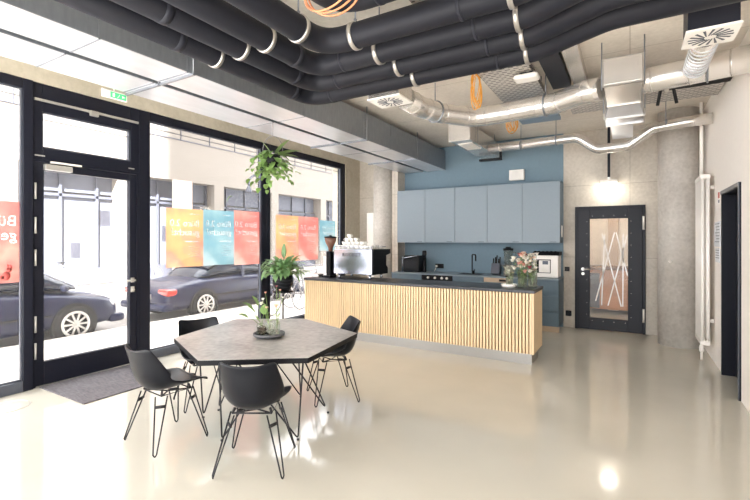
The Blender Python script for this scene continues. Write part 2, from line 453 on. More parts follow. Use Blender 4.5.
# glazing: posts, transoms, panes --------------------------------------------------
def window(name, y0, y1, z0, z1, fw, xi=XG, bottom='frame', mats=None):
    w = sgroup(name, (xi-.05, (y0+y1)/2, z0))
    f = MB()
    l, r, b, t = fw
    f.box(xi-.10, xi, y0, y0+l, z0, z1); f.box(xi-.10, xi, y1-r, y1, z0, z1)
    f.box(xi-.10, xi, y0+l, y1-r, z1-t, z1)
    f.build('window_frame', M['frame'], w, bevel=.006)
    MB().box(xi-.10, xi+.005, y0+l, y1-r, z0, z0+b).build('window_sill', M['frame_light'] if bottom == 'light' else M['frame'], w, bevel=.006)
    g = MB(); e = .016
    yy0, yy1, zz0, zz1 = y0+l, y1-r, z0+b, z1-t
    g.box(xi-.05, xi-.02, yy0, yy0+e, zz0, zz1); g.box(xi-.05, xi-.02, yy1-e, yy1, zz0, zz1)
    g.box(xi-.05, xi-.02, yy0+e, yy1-e, zz0, zz0+e); g.box(xi-.05, xi-.02, yy0+e, yy1-e, zz1-e, zz1)
    g.box(xi-.045, xi-.03, yy0+e, yy1-e, zz1-.085, zz1-.078)
    g.build('glazing_bead', M['frame_light'], w)
    MB().box(xi-.056, xi-.048, yy0, yy1, zz0, zz1).build('pane', M['glass'], w)
    return w
window('window_1', Y0, 2.06, 0, 3.205, (.1, .09, .11, .10), xi=XG+.03, bottom='light')
window('window_2', 3.20, 5.42, 0, 3.205, (.14, .10, .11, .11), bottom='light')
window('window_3', 5.42, 7.80, 0, 3.205, (.10, .15, .11, .11), bottom='light')
# transom window over the door
w = window('window_4', 2.06, 3.20, 2.40, 3.205, (.09, .11, .13, .29))
mb = MB(); mb.box(XG, XG+.02, 2.075, 3.18, 3.015, 3.04)
mb.build('opener_bar', M['silver'], w)
MB().box(XG+.02, XG+.055, 2.60, 2.69, 2.975, 3.035).build('opener_bracket', M['silver'], w, bevel=.004)
mb = MB(); mb.box(XG, XG+.012, 2.08, 2.17, 2.435, 2.447); mb.box(XG, XG+.012, 3.06, 3.13, 2.435, 2.447)
mb.build('catch', M['silver'], w)
# entrance door
d = sgroup('door_1', (XG-.05, 2.63, 0))
mb = MB(); mb.box(XG-.10, XG, 2.06, 2.09, 0, 2.40); mb.box(XG-.10, XG, 3.17, 3.20, 0, 2.40); mb.box(XG-.1, XG, 2.09, 3.17, 2.375, 2.40)
mb.build('door_frame', M['frame'], d)
mb = MB(); mb.box(XG-.08, XG-.01, 2.09, 2.17, .01, 2.37); mb.box(XG-.08, XG-.01, 3.085, 3.17, .01, 2.37)
mb.box(XG-.08, XG-.01, 2.17, 3.085, .01, .255); mb.box(XG-.08, XG-.01, 2.17, 3.085, 2.29, 2.37)
leaf = mb.build('door_leaf', M['frame'], d, bevel=.005)
MB().box(XG-.05, XG-.042, 2.17, 3.085, .255, 2.29).build('pane', M['glass'], d)
for z in (.30, .58, 1.28, 1.62, 1.98): MB().cyl((XG+.008, 2.085, z), (XG+.008, 2.085, z+.17), .011, seg=12).build('hinge', M['silver'], d)
mb = MB(); mb.cyl((XG-.01, 3.115, 1.05), (XG+.055, 3.115, 1.05), .012, seg=12); mb.tube(arc_path([(XG+.05, 3.115, 1.05), (XG+.06, 3.06, 1.05), (XG+.05, 2.97, 1.05)], .02), .011)
mb.box(XG-.01, XG+.004, 3.095, 3.135, 1.02, 1.08); mb.box(XG-.01, XG+.004, 3.095, 3.135, .90, .97); mb.cyl((XG, 3.115, .93), (XG+.03, 3.115, .93), .012)
mb.build('door_handle', M['silver'], d)
mb = MB(); mb.box(XG-.01, XG+.05, 2.16, 2.42, 2.295, 2.355)
dc = mb.build('door_closer', M['silver'], d, bevel=.006)
MB().box(XG+.0, XG+.03, 2.22, 2.52, 2.372, 2.392).build('closer_arm', M['white_matt'], dc)

# back door with glass and crossing white lines
d = sgroup('door_2', (-.305, YB, 0))
mb = MB(); mb.box(-.835, -.79, YB-.03, YB+.1, 0, 2.13); mb.box(.175, .22, YB-.03, YB+.1, 0, 2.13); mb.box(-.79, .175, YB-.03, YB+.1, 2.09, 2.13)
mb.build('door_frame', M['navy'], d, bevel=.004)
mb = MB(); gx0, gx1, gz0, gz1 = -.600, -.030, .215, 1.915
mb.box(-.79, gx0, YB-.045, YB+.01, .01, 2.09); mb.box(gx1, .175, YB-.045, YB+.01, .01, 2.09)
mb.box(gx0, gx1, YB-.045, YB+.01, .01, gz0); mb.box(gx0, gx1, YB-.045, YB+.01, gz1, 2.09)
mb.build('door_leaf', M['navy'], d, bevel=.004)
mb = MB()
for k in range(9):
    z = gz0+.05+k*(gz1-gz0-.1)/8
    for x in (gx0-.045, gx1+.045): mb.cyl((x, YB-.045, z), (x, YB-.048, z), .004, seg=8)
for k in range(4):
    x = gx0+.04+k*(gx1-gx0-.08)/3
    for z in (gz0-.05, gz1+.045): mb.cyl((x, YB-.045, z), (x, YB-.048, z), .004, seg=8)
mb.build('glazing_screw', M['silver'], d)
MB().box(gx0, gx1, YB-.02, YB-.012, gz0, gz1).build('pane', M['door_glass'], d)
mb = MB()
def gl(px0, py0, px1, py1):
    f = lambda px, py: (gx0+(px-590)/38*(gx1-gx0), gz1-(py-219)/101*(gz1-gz0))
    a, b = f(px0, py0), f(px1, py1)
    p, q = V((a[0], YB-.024, a[1])), V((b[0], YB-.024, b[1]))
    dd = (q-p).normalized(); n = V((dd.z, 0, -dd.x))*.010
    mb.quad(p-n, p+n, q+n, q-n)
for l in ((602.6, 234, 621.5, 307), (605.2, 235, 602, 307), (615, 233, 596, 303), (616.5, 233, 627.6, 276), (623.5, 234, 623, 307), (627.2, 236, 608.5, 307)): gl(*l)
mb.build('line_pattern', M['white'], d, solid=.002)
mb = MB(); mb.cyl((-.705, YB-.045, 1.045), (-.705, YB-.10, 1.045), .012); mb.tube(arc_path([(-.705, YB-.095, 1.045), (-.69, YB-.10, 1.045), (-.58, YB-.095, 1.045)], .015), .011)
mb.cyl((-.705, YB-.045, 1.045), (-.705, YB-.055, 1.045), .028); mb.cyl((-.705, YB-.045, .965), (-.705, YB-.06, .965), .024)
mb.build('door_handle', M['silver'], d)
for z in (.20, 1.72): MB().cyl((.19, YB-.05, z), (.19, YB-.05, z+.22), .014, seg=12).build('hinge', M['white_matt'], d)

# black door in the right wall
d = sgroup('door_3', (XR+.1, 5.85, 0))
mb = MB(); mb.box(XR-.015, XR+.15, 5.36, 5.405, 0, 2.11); mb.box(XR-.015, XR+.15, 6.295, 6.34, 0, 2.11); mb.box(XR-.015, XR+.15, 5.405, 6.295, 2.065, 2.11)
mb.build('door_frame', M['navy'], d, bevel=.003)
mb = MB(); mb.box(XR-.022, XR-.015, 5.36, 6.34, 2.075, 2.11); mb.box(XR-.022, XR-.015, 5.36, 5.395, 0, 2.075)
mb.build('frame_edge', M['frame_light'], d)
MB().box(XR+.11, XR+.15, 5.405, 6.295, .01, 2.065).build('door_leaf', M['navy'], d)
mb = MB(); mb.cyl((XR+.11, 5.56, 1.07), (XR+.05, 5.56, 1.07), .012); mb.tube([(XR+.055, 5.56, 1.07), (XR+.05, 5.60, 1.07), (XR+.055, 5.69, 1.065)], .011); mb.cyl((XR+.11, 5.56, .98), (XR+.10, 5.56, .98), .024)
mb.build('door_handle', M['silver'], d)

# ------------------------------------------------------------------ outside
struct('pavement', MB().box(-8.0, -5.48, -6, 30, -.25, -.06), M['walk'])
struct('kerb', MB().box(-8.14, -8.0, -6, 30, -.25, -.07), M['kerb'])
struct('street', MB().box(-15.2, -8.14, -6, 30, -.3, -.22), M['street'])
struct('pavement_far', MB().box(-17, -15.2, -6, 40, -.3, -.12), M['walk'])
fb = sgroup('street_facade', (-17.4, 14, -.12))
XF = -17.
mb = MB(); mb.box(XF-1, XF, -8, 45, 4.15, 9.5); mb.box(XF-1.2, XF-.8, -8, 45, -.2, 4.15)
for y in (-2, 2.1, 5.6, 9.4, 13.8, 17.6, 22, 27, 32): mb.box(XF-.8, XF, y, y+.55, -.12, 4.15)
mb.build('wall', M['facade'], fb)
mb = MB(); mb.box(XF, XF+.03, -8, 45, 5.92, 5.955)
for k in range(26): mb.box(XF, XF+.03, -6+k*1.5, -6+k*1.5+.025, 5.95, 6.75)
mb.box(XF, XF+.03, -8, 45, 6.75, 6.79); mb.build('railing', M['facade_grey'], fb)
mb = MB(); mb.box(XF-.62, XF-.60, -8, 45, .5, 3.15); mb.build('window', M['shop_glass'], fb)
mb = MB(); mb.box(XF-.62, XF-.60, -8, 45, 3.3, 4.15); mb.build('top_light', M['shop_glass'], fb)
mb = MB(); mb.box(XF-.6, XF-.5, -8, 45, 3.12, 3.22)
y = -6
while y < 44:
    mb.box(XF-.6, XF-.5, y, y+.09, 0, 4.15); y += 1.23
mb.box(XF-.6, XF-.45, -8, 45, -.1, .5)
mb.build('window_bars', M['facade_grey'], fb)
mb = MB(); rr = random.Random(3)
for k in range(34):
    y = -5+k*1.25+rr.uniform(0, .5); z = rr.choice((.9, 1.5, 2.1)); mb.box(XF-.6, XF-.585, y, y+rr.uniform(.3, .6), z, z+rr.uniform(.4, .7))
mb.build('window_display', M['shop_dark'], fb)
mb = MB(); mb.box(XF, XF+.12, 11.6, 12.5, -.12, 4.15); mb.build('stone_pilaster', M['brick'], fb)

def make_car(name, loc, label, soft, cs=0.):
    """length along +y (nose at +y), origin under the body centre on the road"""
    c = thing(name, loc, label, 'car')
    L = 2.2
    st = [(-2.2, .30, .62, .70), (-2.13, .22, .70, .80), (-1.9, .20, .80, .85), (-1.3, .18, .90, .88), (-.6, .17, .93, .885), (.3, .17, .93, .885), (1.0, .18, .90, .88), (1.6, .19, .80, .86), (1.95, .20, .74, .82), (2.12, .24, .67, .74), (2.2, .32, .58, .64)]
    rings = []
    for y, zb, zt, w in st:
        h = zt-zb
        rings.append([(w*.86, y, zb), (w*.99, y, zb+h*.25), (w, y, zb+h*.55), (w*.975, y, zb+h*.85), (w*.88, y, zb+h*.98), (w*.5, y, zt+.025), (0, y, zt+.035),
                      (-w*.5, y, zt+.025), (-w*.88, y, zb+h*.98), (-w*.975, y, zb+h*.85), (-w, y, zb+h*.55), (-w*.99, y, zb+h*.25), (-w*.86, y, zb)])
    MB().rings(rings).build('body', M['carpaint'], c, local=True, sub=2)
    def cab(stations, mname, part, m):
        rg = []
        for y, zb, zt, w0, w1 in stations:
            y += cs; rg.append([(w0, y, zb), (w0*.5+w1*.5+.02, y, (zb+zt)/2), (w1, y, zt-.04), (w1*.6, y, zt), (0, y, zt+.012), (-w1*.6, y, zt), (-w1, y, zt-.04), (-w0*.5-w1*.5-.02, y, (zb+zt)/2), (-w0, y, zb)])
        return MB().rings(rg).build(part, m, c, local=True, sub=1)
    cab([(-1.35, .86, .90, .74, .66), (-1.0, .86, 1.18, .78, .62), (-.55, .86, 1.36, .80, .60), (0, .86, 1.40, .80, .60), (.35, .86, 1.36, .80, .60), (.8, .86, 1.12, .80, .64), (1.15, .86, .92, .78, .68)], None, 'cabin_glass', M['carglass'])
    roof = []
    for y, z, w in ((-1.08, 1.15, .64), (-.85, 1.285, .63), (-.5, 1.395, .625), (0, 1.43, .625), (.34, 1.385, .625)):
        y += cs; roof.append([(w+.03, y, z-.08), (w, y, z-.03), (w*.6, y, z+.012), (0, y, z+.022), (-w*.6, y, z+.012), (-w, y, z-.03), (-w-.03, y, z-.08)])
    MB().grid(roof).build('roof', M['softtop'] if soft else M['carpaint'], c, local=True, solid=.02, sub=1)
    for sx in (1, -1):
        MB().box(sx*.80-.02, sx*.80+.02, cs-.18, cs-.10, .86, 1.36, Matrix.Rotation(0, 4, 'X')).build('door_pillar', M['carpaint'], c, local=True)
        MB().ball((sx*.93, .72+cs, .95), .09, .06, .06).build('wing_mirror', M['carpaint'], c, local=True)
        mb = MB(); mb.box(sx*.45, sx*.815, -2.17, -1.93, .58, .72) if sx > 0 else mb.box(-.815, -.45, -2.17, -1.93, .58, .72)
        mb.build('tail_light', M['tail'], c, local=True, bevel=.04)
        mb = MB(); mb.box(sx*.40, sx*.76, 1.90, 2.10, .54, .66) if sx > 0 else mb.box(-.76, -.40, 1.90, 2.10, .54, .66)
        mb.build('headlight', M['headlamp'], c, local=True, bevel=.04)
        for y in (-1.3, 1.36):
            arch = MB(); arch.cyl((sx*.70, y, .335), (sx*.893, y, .33), .352, seg=36)
            arch.build('wheel_arch', M['rubber'], c, local=True)
            t = MB(); t.lathe([(.19, -.0), (.30, -.005), (.325, .02), (.325, .17), (.30, .2), (.19, .2)] if sx > 0 else [(.19, 0), (.30, .005), (.325, -.02), (.325, -.17), (.30, -.2), (.19, -.2)], (sx*.705, y, .325), 36, axis='x')
            wh = t.build('wheel', M['tyre'], c, local=True)
            r = MB(); ox = sx*.908
            r.tube([(ox, y+.205*math.cos(2*PI*k/32), .325+.205*math.sin(2*PI*k/32)) for k in range(32)], .022, 6, closed=True)
            for k in range(10):
                a = 2*PI*k/10
                r.tube([(ox+sx*.012, y, .325), (ox, y+.2*math.cos(a), .325+.2*math.sin(a))], .017, 6)
            r.cyl((ox-.01, y, .325), (ox+sx*.02, y, .325), .045)
            r.build('rim', M['alloy'], wh, local=True)
    MB().box(-.93, .93, -1.1, 1.0, .50, .525).build('side_moulding', M['rubber'], c, local=True)
    MB().box(-.27, .27, -2.225, -2.15, .50, .61).build('number_plate', M['white_matt'], c, local=True)
    MB().box(-.83, .83, -2.26, -2.0, .26, .42).build('rear_bumper', M['carpaint'], c, local=True, bevel=.06)
    MB().box(-.8, .8, 1.98, 2.27, .24, .40).build('front_bumper', M['carpaint'], c, local=True, bevel=.06)
    return c
make_car('car', (-9.1, 2.42, -.22), 'dark blue car with its front wheel behind the entrance door glass', False, .45)
make_car('car', (-9.1, 7.72, -.22), 'dark blue car with red tail lamp and black roof under the posters', True)

def make_bicycle(loc, label, rz):
    b = thing('bicycle', loc, label, 'bicycle', 'bicycles outside the window', rz)
    for y in (-.52, .52):
        t = MB(); t.tube([(0, y+.33*math.cos(2*PI*k/36), .34+.33*math.sin(2*PI*k/36)) for k in range(36)], .014, 6, closed=True)
        for k in range(12): t.tube([(0, y, .34), (0, y+.33*math.cos(2*PI*k/12), .34+.33*math.sin(2*PI*k/12))], .002, 4)
        t.build('wheel', M['bike'], b, local=True)
    f = MB()
    for p, q in (((0, -.52, .34), (0, -.08, .30)), ((0, -.52, .34), (0, -.20, .86)), ((0, -.08, .30), (0, -.20, .90)), ((0, -.08, .30), (0, .36, .80)), ((0, -.19, .82), (0, .34, .86)), ((0, .52, .34), (0, .34, .95))): f.tube([p, q], .016, 8)
    f.build('frame', M['bike'], b, local=True)
    f = MB(); f.tube([(-.28, .25, .98), (-.2, .34, 1.0), (0, .36, .97), (.2, .34, 1.0), (.28, .25, .98)], .013, 8); f.build('handlebar', M['bike'], b, local=True)
    MB().ball((0, -.22, .93), .07, .13, .03).build('saddle', M['rubber'], b, local=True)
make_bicycle((-6.55, 7.25, -.06), 'grey bicycle outside, directly behind the plant stand', .06)
make_bicycle((-6.9, 8.35, -.06), 'grey bicycle outside, further along beside the counter end', -.05)
make_bicycle((-15.9, 7.1, -.12), 'grey bicycle parked across the street, seen through the door glass', .1)
make_bicycle((-15.9, 9.55, -.12), 'grey bicycle parked across the street, left of the yellow poster', -.1)
sl = thing('street_lamp', (-14.5, 14.3, -.12), 'grey hooked street lamp across the street above the right posters', 'street lamp')
MB().tube(arc_path([(-14.5, 14.3, -.1), (-14.5, 14.3, 4.1), (-14.5, 14.0, 4.55), (-14.5, 13.6, 4.2), (-14.5, 13.6, 3.9)], .4), .05).build('pole', M['facade_grey'], sl)
MB().lathe([(.02, 3.95), (.07, 3.9), (.15, 3.7), (.16, 3.66), (.02, 3.62)], (-14.5, 13.6, 0)).build('lamp_head', M['facade_grey'], sl)

# posters on the panes: translucent film read from the street, so the words run backwards from inside
TX = XG-.044
def poster(y0, y1, z0, z1, film, label, size=.135, sub=True, emblem=False, ypad=.06, x=TX):
    p = thing('window_poster', (x, (y0+y1)/2, z0), label, 'poster')
    R = Matrix(((0, 0, -1, 0), (-1, 0, 0, 0), (0, 1, 0, 0), (0, 0, 0, 1)))   # text x -> -y, text y -> z, faces the street
    h = z1-z0; W = y1-y0
    rows = [('Büro 2.0', size, h*.70), ('gesucht?', size, h*.70-size*.95)]
    lines = [[l for l in text_loops(txt, s_, ypad, zz) if all(.004 < q[0] < W-.004 for q in l)] for txt, s_, zz in rows]
    if sub:      # the small print is too fine to read: plain fine strokes
        for w_, t_, zz in [(.40, .012, .43), (.28, .008, .91)]+[(.34-.05*(k % 3), .005, .35-.045*k) for k in range(5)]:
            lines.append([[(ypad, h*zz), (ypad+W*w_, h*zz), (ypad+W*w_, h*zz+t_), (ypad, h*zz+t_)]])
    loops = [l for ln in lines for l in ln]
    mx = Matrix.Translation((x, y1, z0)) @ R
    MB().add_mesh(fill_mesh([[(0, 0), (W, 0), (W, h), (0, h)]]+loops, .002), mx).build('film', film, p, normals=False)      # the letters are openings in the film
    for ln in lines:
        if ln: MB().add_mesh(fill_mesh(ln, .001), mx).build('lettering', M['letter'], p, normals=False)
    if emblem:
        e = MB(); cy, cz = y1-.14, z0+.07
        for (a, b, r1, r2) in ((0, 0, .036, .043), (.02, .056, .025, .025), (.038, .08, .009, .025), (.014, .088, .009, .028), (-.035, -.014, .02, .02)):
            e.lathe([(.001, -.004), (1, -.004), (1, .004), (.001, .004)], (0, 0, 0), 18, axis='x')
            vs = e.bm.verts[:] if False else list(e.bm.verts)[-72:]
            for v in vs: v.co = V((x+v.co.x, cy+a+v.co.y*r1, cz+b+v.co.z*r2))
        e.build('emblem', M['emblem_red'], p)
    return p
poster(1.05, 1.985, 1.12, 1.94, M['red_film'], 'red poster on the leftmost pane with backwards white lettering', size=.15, sub=False, emblem=True, ypad=.05, x=TX+.03)
poster(3.595, 4.183, 1.17, 1.99, M['yellow_film'], 'yellow and orange poster, first beside the entrance door')
poster(4.187, 4.76, 1.17, 2.0, M['blue_film'], 'blue poster between the yellow and the red one left of the window post')
poster(4.764, 5.31, 1.15, 2.02, M['pink_film'], 'red poster behind the hanging plant, touching the window post')
poster(5.70, 6.30, 1.16, 2.0, M['yellow_film'], 'yellow orange poster right of the window post, above the plant stand')
poster(6.304, 6.90, 1.16, 2.0, M['pink_film'], 'red poster beside the coffee grinder, in the last pane')
poster(6.95, 7.49, 1.33, 1.95, M['blue_film'], 'small blue poster at the far end, behind the coffee grinder', size=.11)

# ------------------------------------------------------------------ floor things
o = MB().box(-5.33, -4.43, 2.11, 3.13, .0, .012).build('door_mat', M['mat'], bevel=.003); tag(o, 'grey ribbed floor mat inside the entrance door', 'mat')
o = MB().tube([(-4.97+.165*math.cos(2*PI*k/48), 1.72+.165*math.sin(2*PI*k/48), .002) for k in range(48)], .004, 6, closed=True).build('floor_outlet', M['silver'])
tag(o, 'round flush floor outlet ring left of the mat', 'floor outlet')
MB().cyl((-4.97, 1.72, .0005), (-4.97, 1.72, .0025), .16, seg=40).build('lid', M['floor'], o)

# table ---------------------------------------------------------------------------
HEX = [(-3.272, 2.249), (-2.522, 1.912), (-1.92, 2.346), (-2.06, 3.18), (-2.915, 3.488), (-3.505, 3.106)]
tb = thing('meeting_table', (-2.63, 2.65, 0), 'hexagonal stone-topped table with dark edge and black hairpin legs', 'table')
top = MB().prism(HEX, .732, .735).build('table_top', M['top'], tb)
cx, cy = -2.67, 2.68
MB().prism([(cx+(x-cx)*1.002, cy+(y-cy)*1.002) for x, y in HEX], .695, .732).build('edge_band', M['edge'], top, bevel=.003)
rods = {(-2.71, 2.27): [(-2.64, 2.18), (-2.32, 2.47)], (-2.216, 2.58): [(-2.11, 2.52), (-2.58, 2.25)], (-2.33, 3.12): [(-2.27, 2.50), (-2.18, 2.57)],
        (-2.80, 3.30): [(-2.95, 2.85), (-2.45, 2.85)], (-3.20, 2.48): [(-2.85, 2.42), (-3.02, 2.30)], (-3.22, 2.66): [(-3.05, 2.60), (-3.0, 2.82)]}
for (fx, fy), tops in rods.items():
    mb = MB(); a, b = tops
    mb.tube(arc_path([(a[0], a[1], .684), (fx, fy, .012), (b[0], b[1], .684)], .012, 6), .0065, 8)
    mb.cyl((fx, fy, 0), (fx, fy, .012), .011, seg=12)
    for q in tops: mb.box(q[0]-.035, q[0]+.035, q[1]-.035, q[1]+.035, .682, .690)
    mb.build('leg', M['wire'], tb)

# chairs ----------------------------------------------------------------------------
def make_chair(loc, rz, label):
    c = thing('shell_chair', loc, label, 'chair', 'black shell chairs around the table', rz)
    prof = [(.215, .437), (.206, .452), (.16, .452), (.06, .432), (-.06, .418), (-.14, .425), (-.20, .465), (-.235, .548), (-.255, .64), (-.270, .716), (-.278, .746), (-.282, .761)]
    wid = [.19, .205, .215, .222, .228, .233, .234, .232, .222, .207, .192, .165]
    curl = [.012, .02, .03, .05, .085, .13, .150, .135, .105, .07, .055, .045]
    n = len(prof); rows = []
    for i in range(n):
        a, b = prof[max(i-1, 0)], prof[min(i+1, n-1)]
        ty, tz = b[0]-a[0], b[1]-a[1]; l = math.hypot(ty, tz); ty /= l; tz /= l
        ny, nz = tz, -ty       # towards the sitter
        if nz < 0 and ny < 0: ny, nz = -ny, -nz
        row = []
        for k in range(13):
            u = -1+2*k/12; e = curl[i]*abs(u)**2.4
            dip = (.010*(1-u*u) if i >= n-2 else 0)
            row.append((u*wid[i]*(1-.10*abs(u)**3*(1 if 4 <= i <= 9 else 0)), prof[i][0]+ny*e, prof[i][1]+nz*e-dip))
        rows.append(row)
    MB().grid(rows).build('seat_shell', M['shell'], c, local=True, solid=.012, sub=1)
    f = MB()
    T = {(-1, 1): (-.13, .11), (1, 1): (.13, .11), (-1, -1): (-.13, -.12), (1, -1): (.13, -.12)}
    z = .395
    pts = [(T[q][0], T[q][1], z) for q in ((-1, 1), (1, 1), (1, -1), (-1, -1))]
    f.tube(pts, .006, 8, closed=True)
    f.tube([pts[0], (0, 0, z-.018), pts[2]], .006, 8); f.tube([pts[1], (0, 0, z-.018), pts[3]], .006, 8)
    for q in pts: f.cyl(q, (q[0]*.9, q[1]*.9, .43), .009, seg=10)
    f.build('seat_frame', M['wire'], c, local=True)
    for (sx, sy), (tx, ty) in T.items():
        fx, fy = sx*.225, sy*.205+(-.012)
        g = MB(); tang = V((-sy*1., sx*1., 0)).normalized()*.038; tang = V((sx*-.02, sy*.036, 0)) if abs(1) else tang
        a = V((tx, ty, z))+V((sx*.022, -sy*.034, 0)); b = V((tx, ty, z))+V((-sx*.022, sy*.034, 0))
        fa = V((fx, fy, .008)); w = V((sx*.006, -sy*.010, 0))
        g.tube(arc_path([a, fa+w+V((0, 0, .02)), fa, fa-w+V((0, 0, .02)), b], .01, 4), .0055, 8)
        m1 = a.lerp(fa+w, .17); m2 = b.lerp(fa-w, .17)
        g.tube([m1, m2], .008, 6); g.tube([m1.lerp(m2, 0)+V((0, 0, -.008)), m2+V((0, 0, -.008))], .008, 6)
        g.build('leg', M['wire'], c, local=True)
    return c
make_chair((-3.10, 2.08, 0), math.radians(-5.7), 'black shell chair nearest the entrance mat, seen from its side')
make_chair((-2.232, 2.168, 0), math.radians(30.6), 'black shell chair in front of the table with its back towards us')
make_chair((-2.53, 3.44, 0), math.radians(138.7), 'black shell chair on the far side of the table towards the slatted bar')
make_chair((-3.50, 2.73, 0), math.radians(-112), 'black shell chair on the window side, mostly hidden behind the table top')

# table decoration -------------------------------------------------------------------
o = MB().lathe([(.0, .75), (.122, .75), (.130, .757), (.130, .775), (.122, .777), (.116, .752), (.0, .764)], (-2.605, 2.667, 0), 40).build('serving_tray', M['tray_grey'])
tag(o, 'round dark grey tray on the table under the little jars', 'tray')
def jar(name, x, y, z, r, h, label, cat, fill=None, fillmat=None, group=None):
    j = thing(name, (x, y, z), label, cat, group)
    MB().lathe([(r*.9, 0), (r, .006), (r, h*.9), (r*.92, h), (r*.86, h), (r*.93, h*.88), (r*.93, .012), (0.0, .008)], (x, y, z), 24, cap=True).build('glass_body', M['clear'], j)
    if fill: MB().cyl((x, y, z+.012), (x, y, z+fill), r*.88, seg=20).build('contents', fillmat, j)
    return j
jar('plant_jar', -2.655, 2.635, .753, .042, .095, 'clear jar holding a dark pot of soil at the tray edge', 'jar', .07, M['soil'])
p = thing('seedling', (-2.655, 2.635, .823), 'young green plant with round leaves growing from the dark jar', 'plant')
mb = MB(); mb2 = MB(); b = V((-2.655, 2.635, .823))
for (dx, dy, dz, w) in ((-.065, -.04, .15, .085), (-.03, -.01, .17, .09), (-.10, -.06, .075, .085), (.0, .02, .10, .075), (-.02, -.03, .06, .065), (-.05, -.03, .12, .07)):
    e = b+V((dx, dy, dz)); mb2.tube([b, b.lerp(e, .6)+V((0, 0, .015)), e], .002, 6); mb.leaf(e, V((dx, dy-.01, .09)), w*1.2, w*1.15, .5, tip=1., fold=.1)
mb2.build('stem', M['stem'], p); mb.build('foliage', M['leaf'], p, normals=False)
for k, (x, y, lab) in enumerate(((-2.585, 2.655, 'slim clear bottle vase, left of the pair on the tray'), (-2.55, 2.70, 'slim clear bottle vase, right of the pair on the tray'))):
    jar('bottle_vase', x, y, .752, .028, .115, lab, 'vase', .05, M['clear'])
def flower_spray(name, base, heads, label, cat, mats, fan=1., leaves=0, rnd=None):
    f = thing(name, base, label, cat)
    st = MB(); groups = {}
    for (dx, dy, dz, r, mk) in heads:
        e = V(base)+V((dx, dy, dz)); st.tube([V(base), V(base).lerp(e, .55)+V((dx*.05, dy*.05, .03)), e], .0018, 5)
        g = groups.setdefault(mk, MB())
        for q in range(7):
            a = 2*PI*q/7+rnd.random(); g.leaf(e-V((0, 0, r*.2)), V((math.cos(a), math.sin(a), rnd.uniform(.3, 1.1))), r*1.1, r*.9, .3, 3, .2)
        g.ball(e, r*.45, seg=8, rings=5)
    st.build('stem', M['stem'], f)
    for mk, g in groups.items(): g.build('blossom', M[mk], f, normals=False)
    if leaves:
        l = MB()
        for q in range(leaves):
            t = rnd.uniform(.3, .9); h = rnd.choice(heads); e = V(base)+V((h[0]*t, h[1]*t, h[2]*t)); a = rnd.uniform(0, 2*PI)
            l.leaf(e, V((math.cos(a), math.sin(a), .6)), rnd.uniform(.05, .1), .02, .5, 4)
        l.build('foliage', M['leaf_pale'], f, normals=False)
    return f
R1 = random.Random(11)
flower_spray('flower_sprig', (-2.585, 2.655, .80), [(-.04, -.04, .26, .022, 'petal_white'), (-.07, -.03, .22, .028, 'petal_white'), (-.05, .0, .31, .016, 'petal_pink'), (-.02, -.02, .19, .02, 'petal_peach')], 'pale flower sprig in the left bottle vase', 'flowers', None, leaves=5, rnd=R1)
flower_spray('flower_sprig', (-2.55, 2.70, .80), [(.0, -.01, .20, .034, 'petal_peach'), (.02, .02, .33, .016, 'petal_pink'), (-.02, .02, .36, .014, 'petal_red'), (.05, .02, .27, .015, 'petal_white')], 'peach flower sprig in the right bottle vase', 'flowers', None, leaves=5, rnd=R1)

# plant stand with pot plant ----------------------------------------------------------
px_, py_ = -4.45, 4.845
ps = thing('plant_stand', (px_, py_, 0), 'thin black metal plant stand by the window post', 'plant stand')
mb = MB(); mb.lathe([(0, .775), (.15, .775), (.15, .79), (0, .79)], (px_, py_, 0), 32); mb.build('shelf', M['black'], ps)
MB().cyl((px_, py_, .012), (px_, py_, .775), .013, seg=12).build('pole', M['black'], ps)
MB().lathe([(0, 0), (.14, 0), (.14, .01), (0, .014)], (px_, py_, 0), 32).build('base', M['black'], ps)
pl = thing('potted_plant', (px_, py_, .79), 'bushy green plant in a round black pot on the thin stand', 'plant')
pot = MB().lathe([(.0, .79), (.085, .79), (.125, .84), (.15, .90), (.155, .95), (.145, 1.0), (.13, 1.03), (.122, 1.03), (.13, .99), (.0, .985)], (px_, py_, 0), 36).build('pot', M['black'], pl)
mb = MB()
for z in (.87, .92, .965): mb.tube([(px_+(.142 if z < .9 else .155)*math.cos(2*PI*k/36), py_+(.142 if z < .9 else .155)*math.sin(2*PI*k/36), z+.012*math.sin(6*PI*k/36)) for k in range(36)], .004, 5, closed=True)
mb.build('relief', M['pipe_joint'], pot)
MB().lathe([(.0, .99), (.128, .99), (.10, 1.015), (0, 1.02)], (px_, py_, 0), 24).build('soil', M['soil'], pl)
mb, st = MB(), MB(); r = random.Random(5)
for k in range(150):
    a = r.uniform(0, 2*PI); el = r.uniform(.25, 1.35); ln = r.uniform(.08, .24)
    d = V((math.cos(a)*math.cos(el), math.sin(a)*math.cos(el), math.sin(el)))
    b = V((px_+.05*math.cos(a), py_+.05*math.sin(a), 1.0)); e = b+d*ln
    st.tube([b, b.lerp(e, .5)+V((0, 0, .015)), e], .003, 5)
    mb.leaf(e, d+V((0, 0, .1)), r.uniform(.14, .22), r.uniform(.05, .08), r.uniform(.9, 2.2), 6, .25)
for (dx, dy) in ((.02, .02), (-.03, .05)):
    b = V((px_, py_, 1.05)); st.tube([b, b+V((dx, dy, .25))], .003, 5); mb.leaf(b+V((dx, dy, .22)), V((dx, dy, 1)), .24, .08, .1, 6, .2)
st.build('stem', M['stem'], pl); mb.build('foliage', M['leaf_dark'], pl, normals=False)

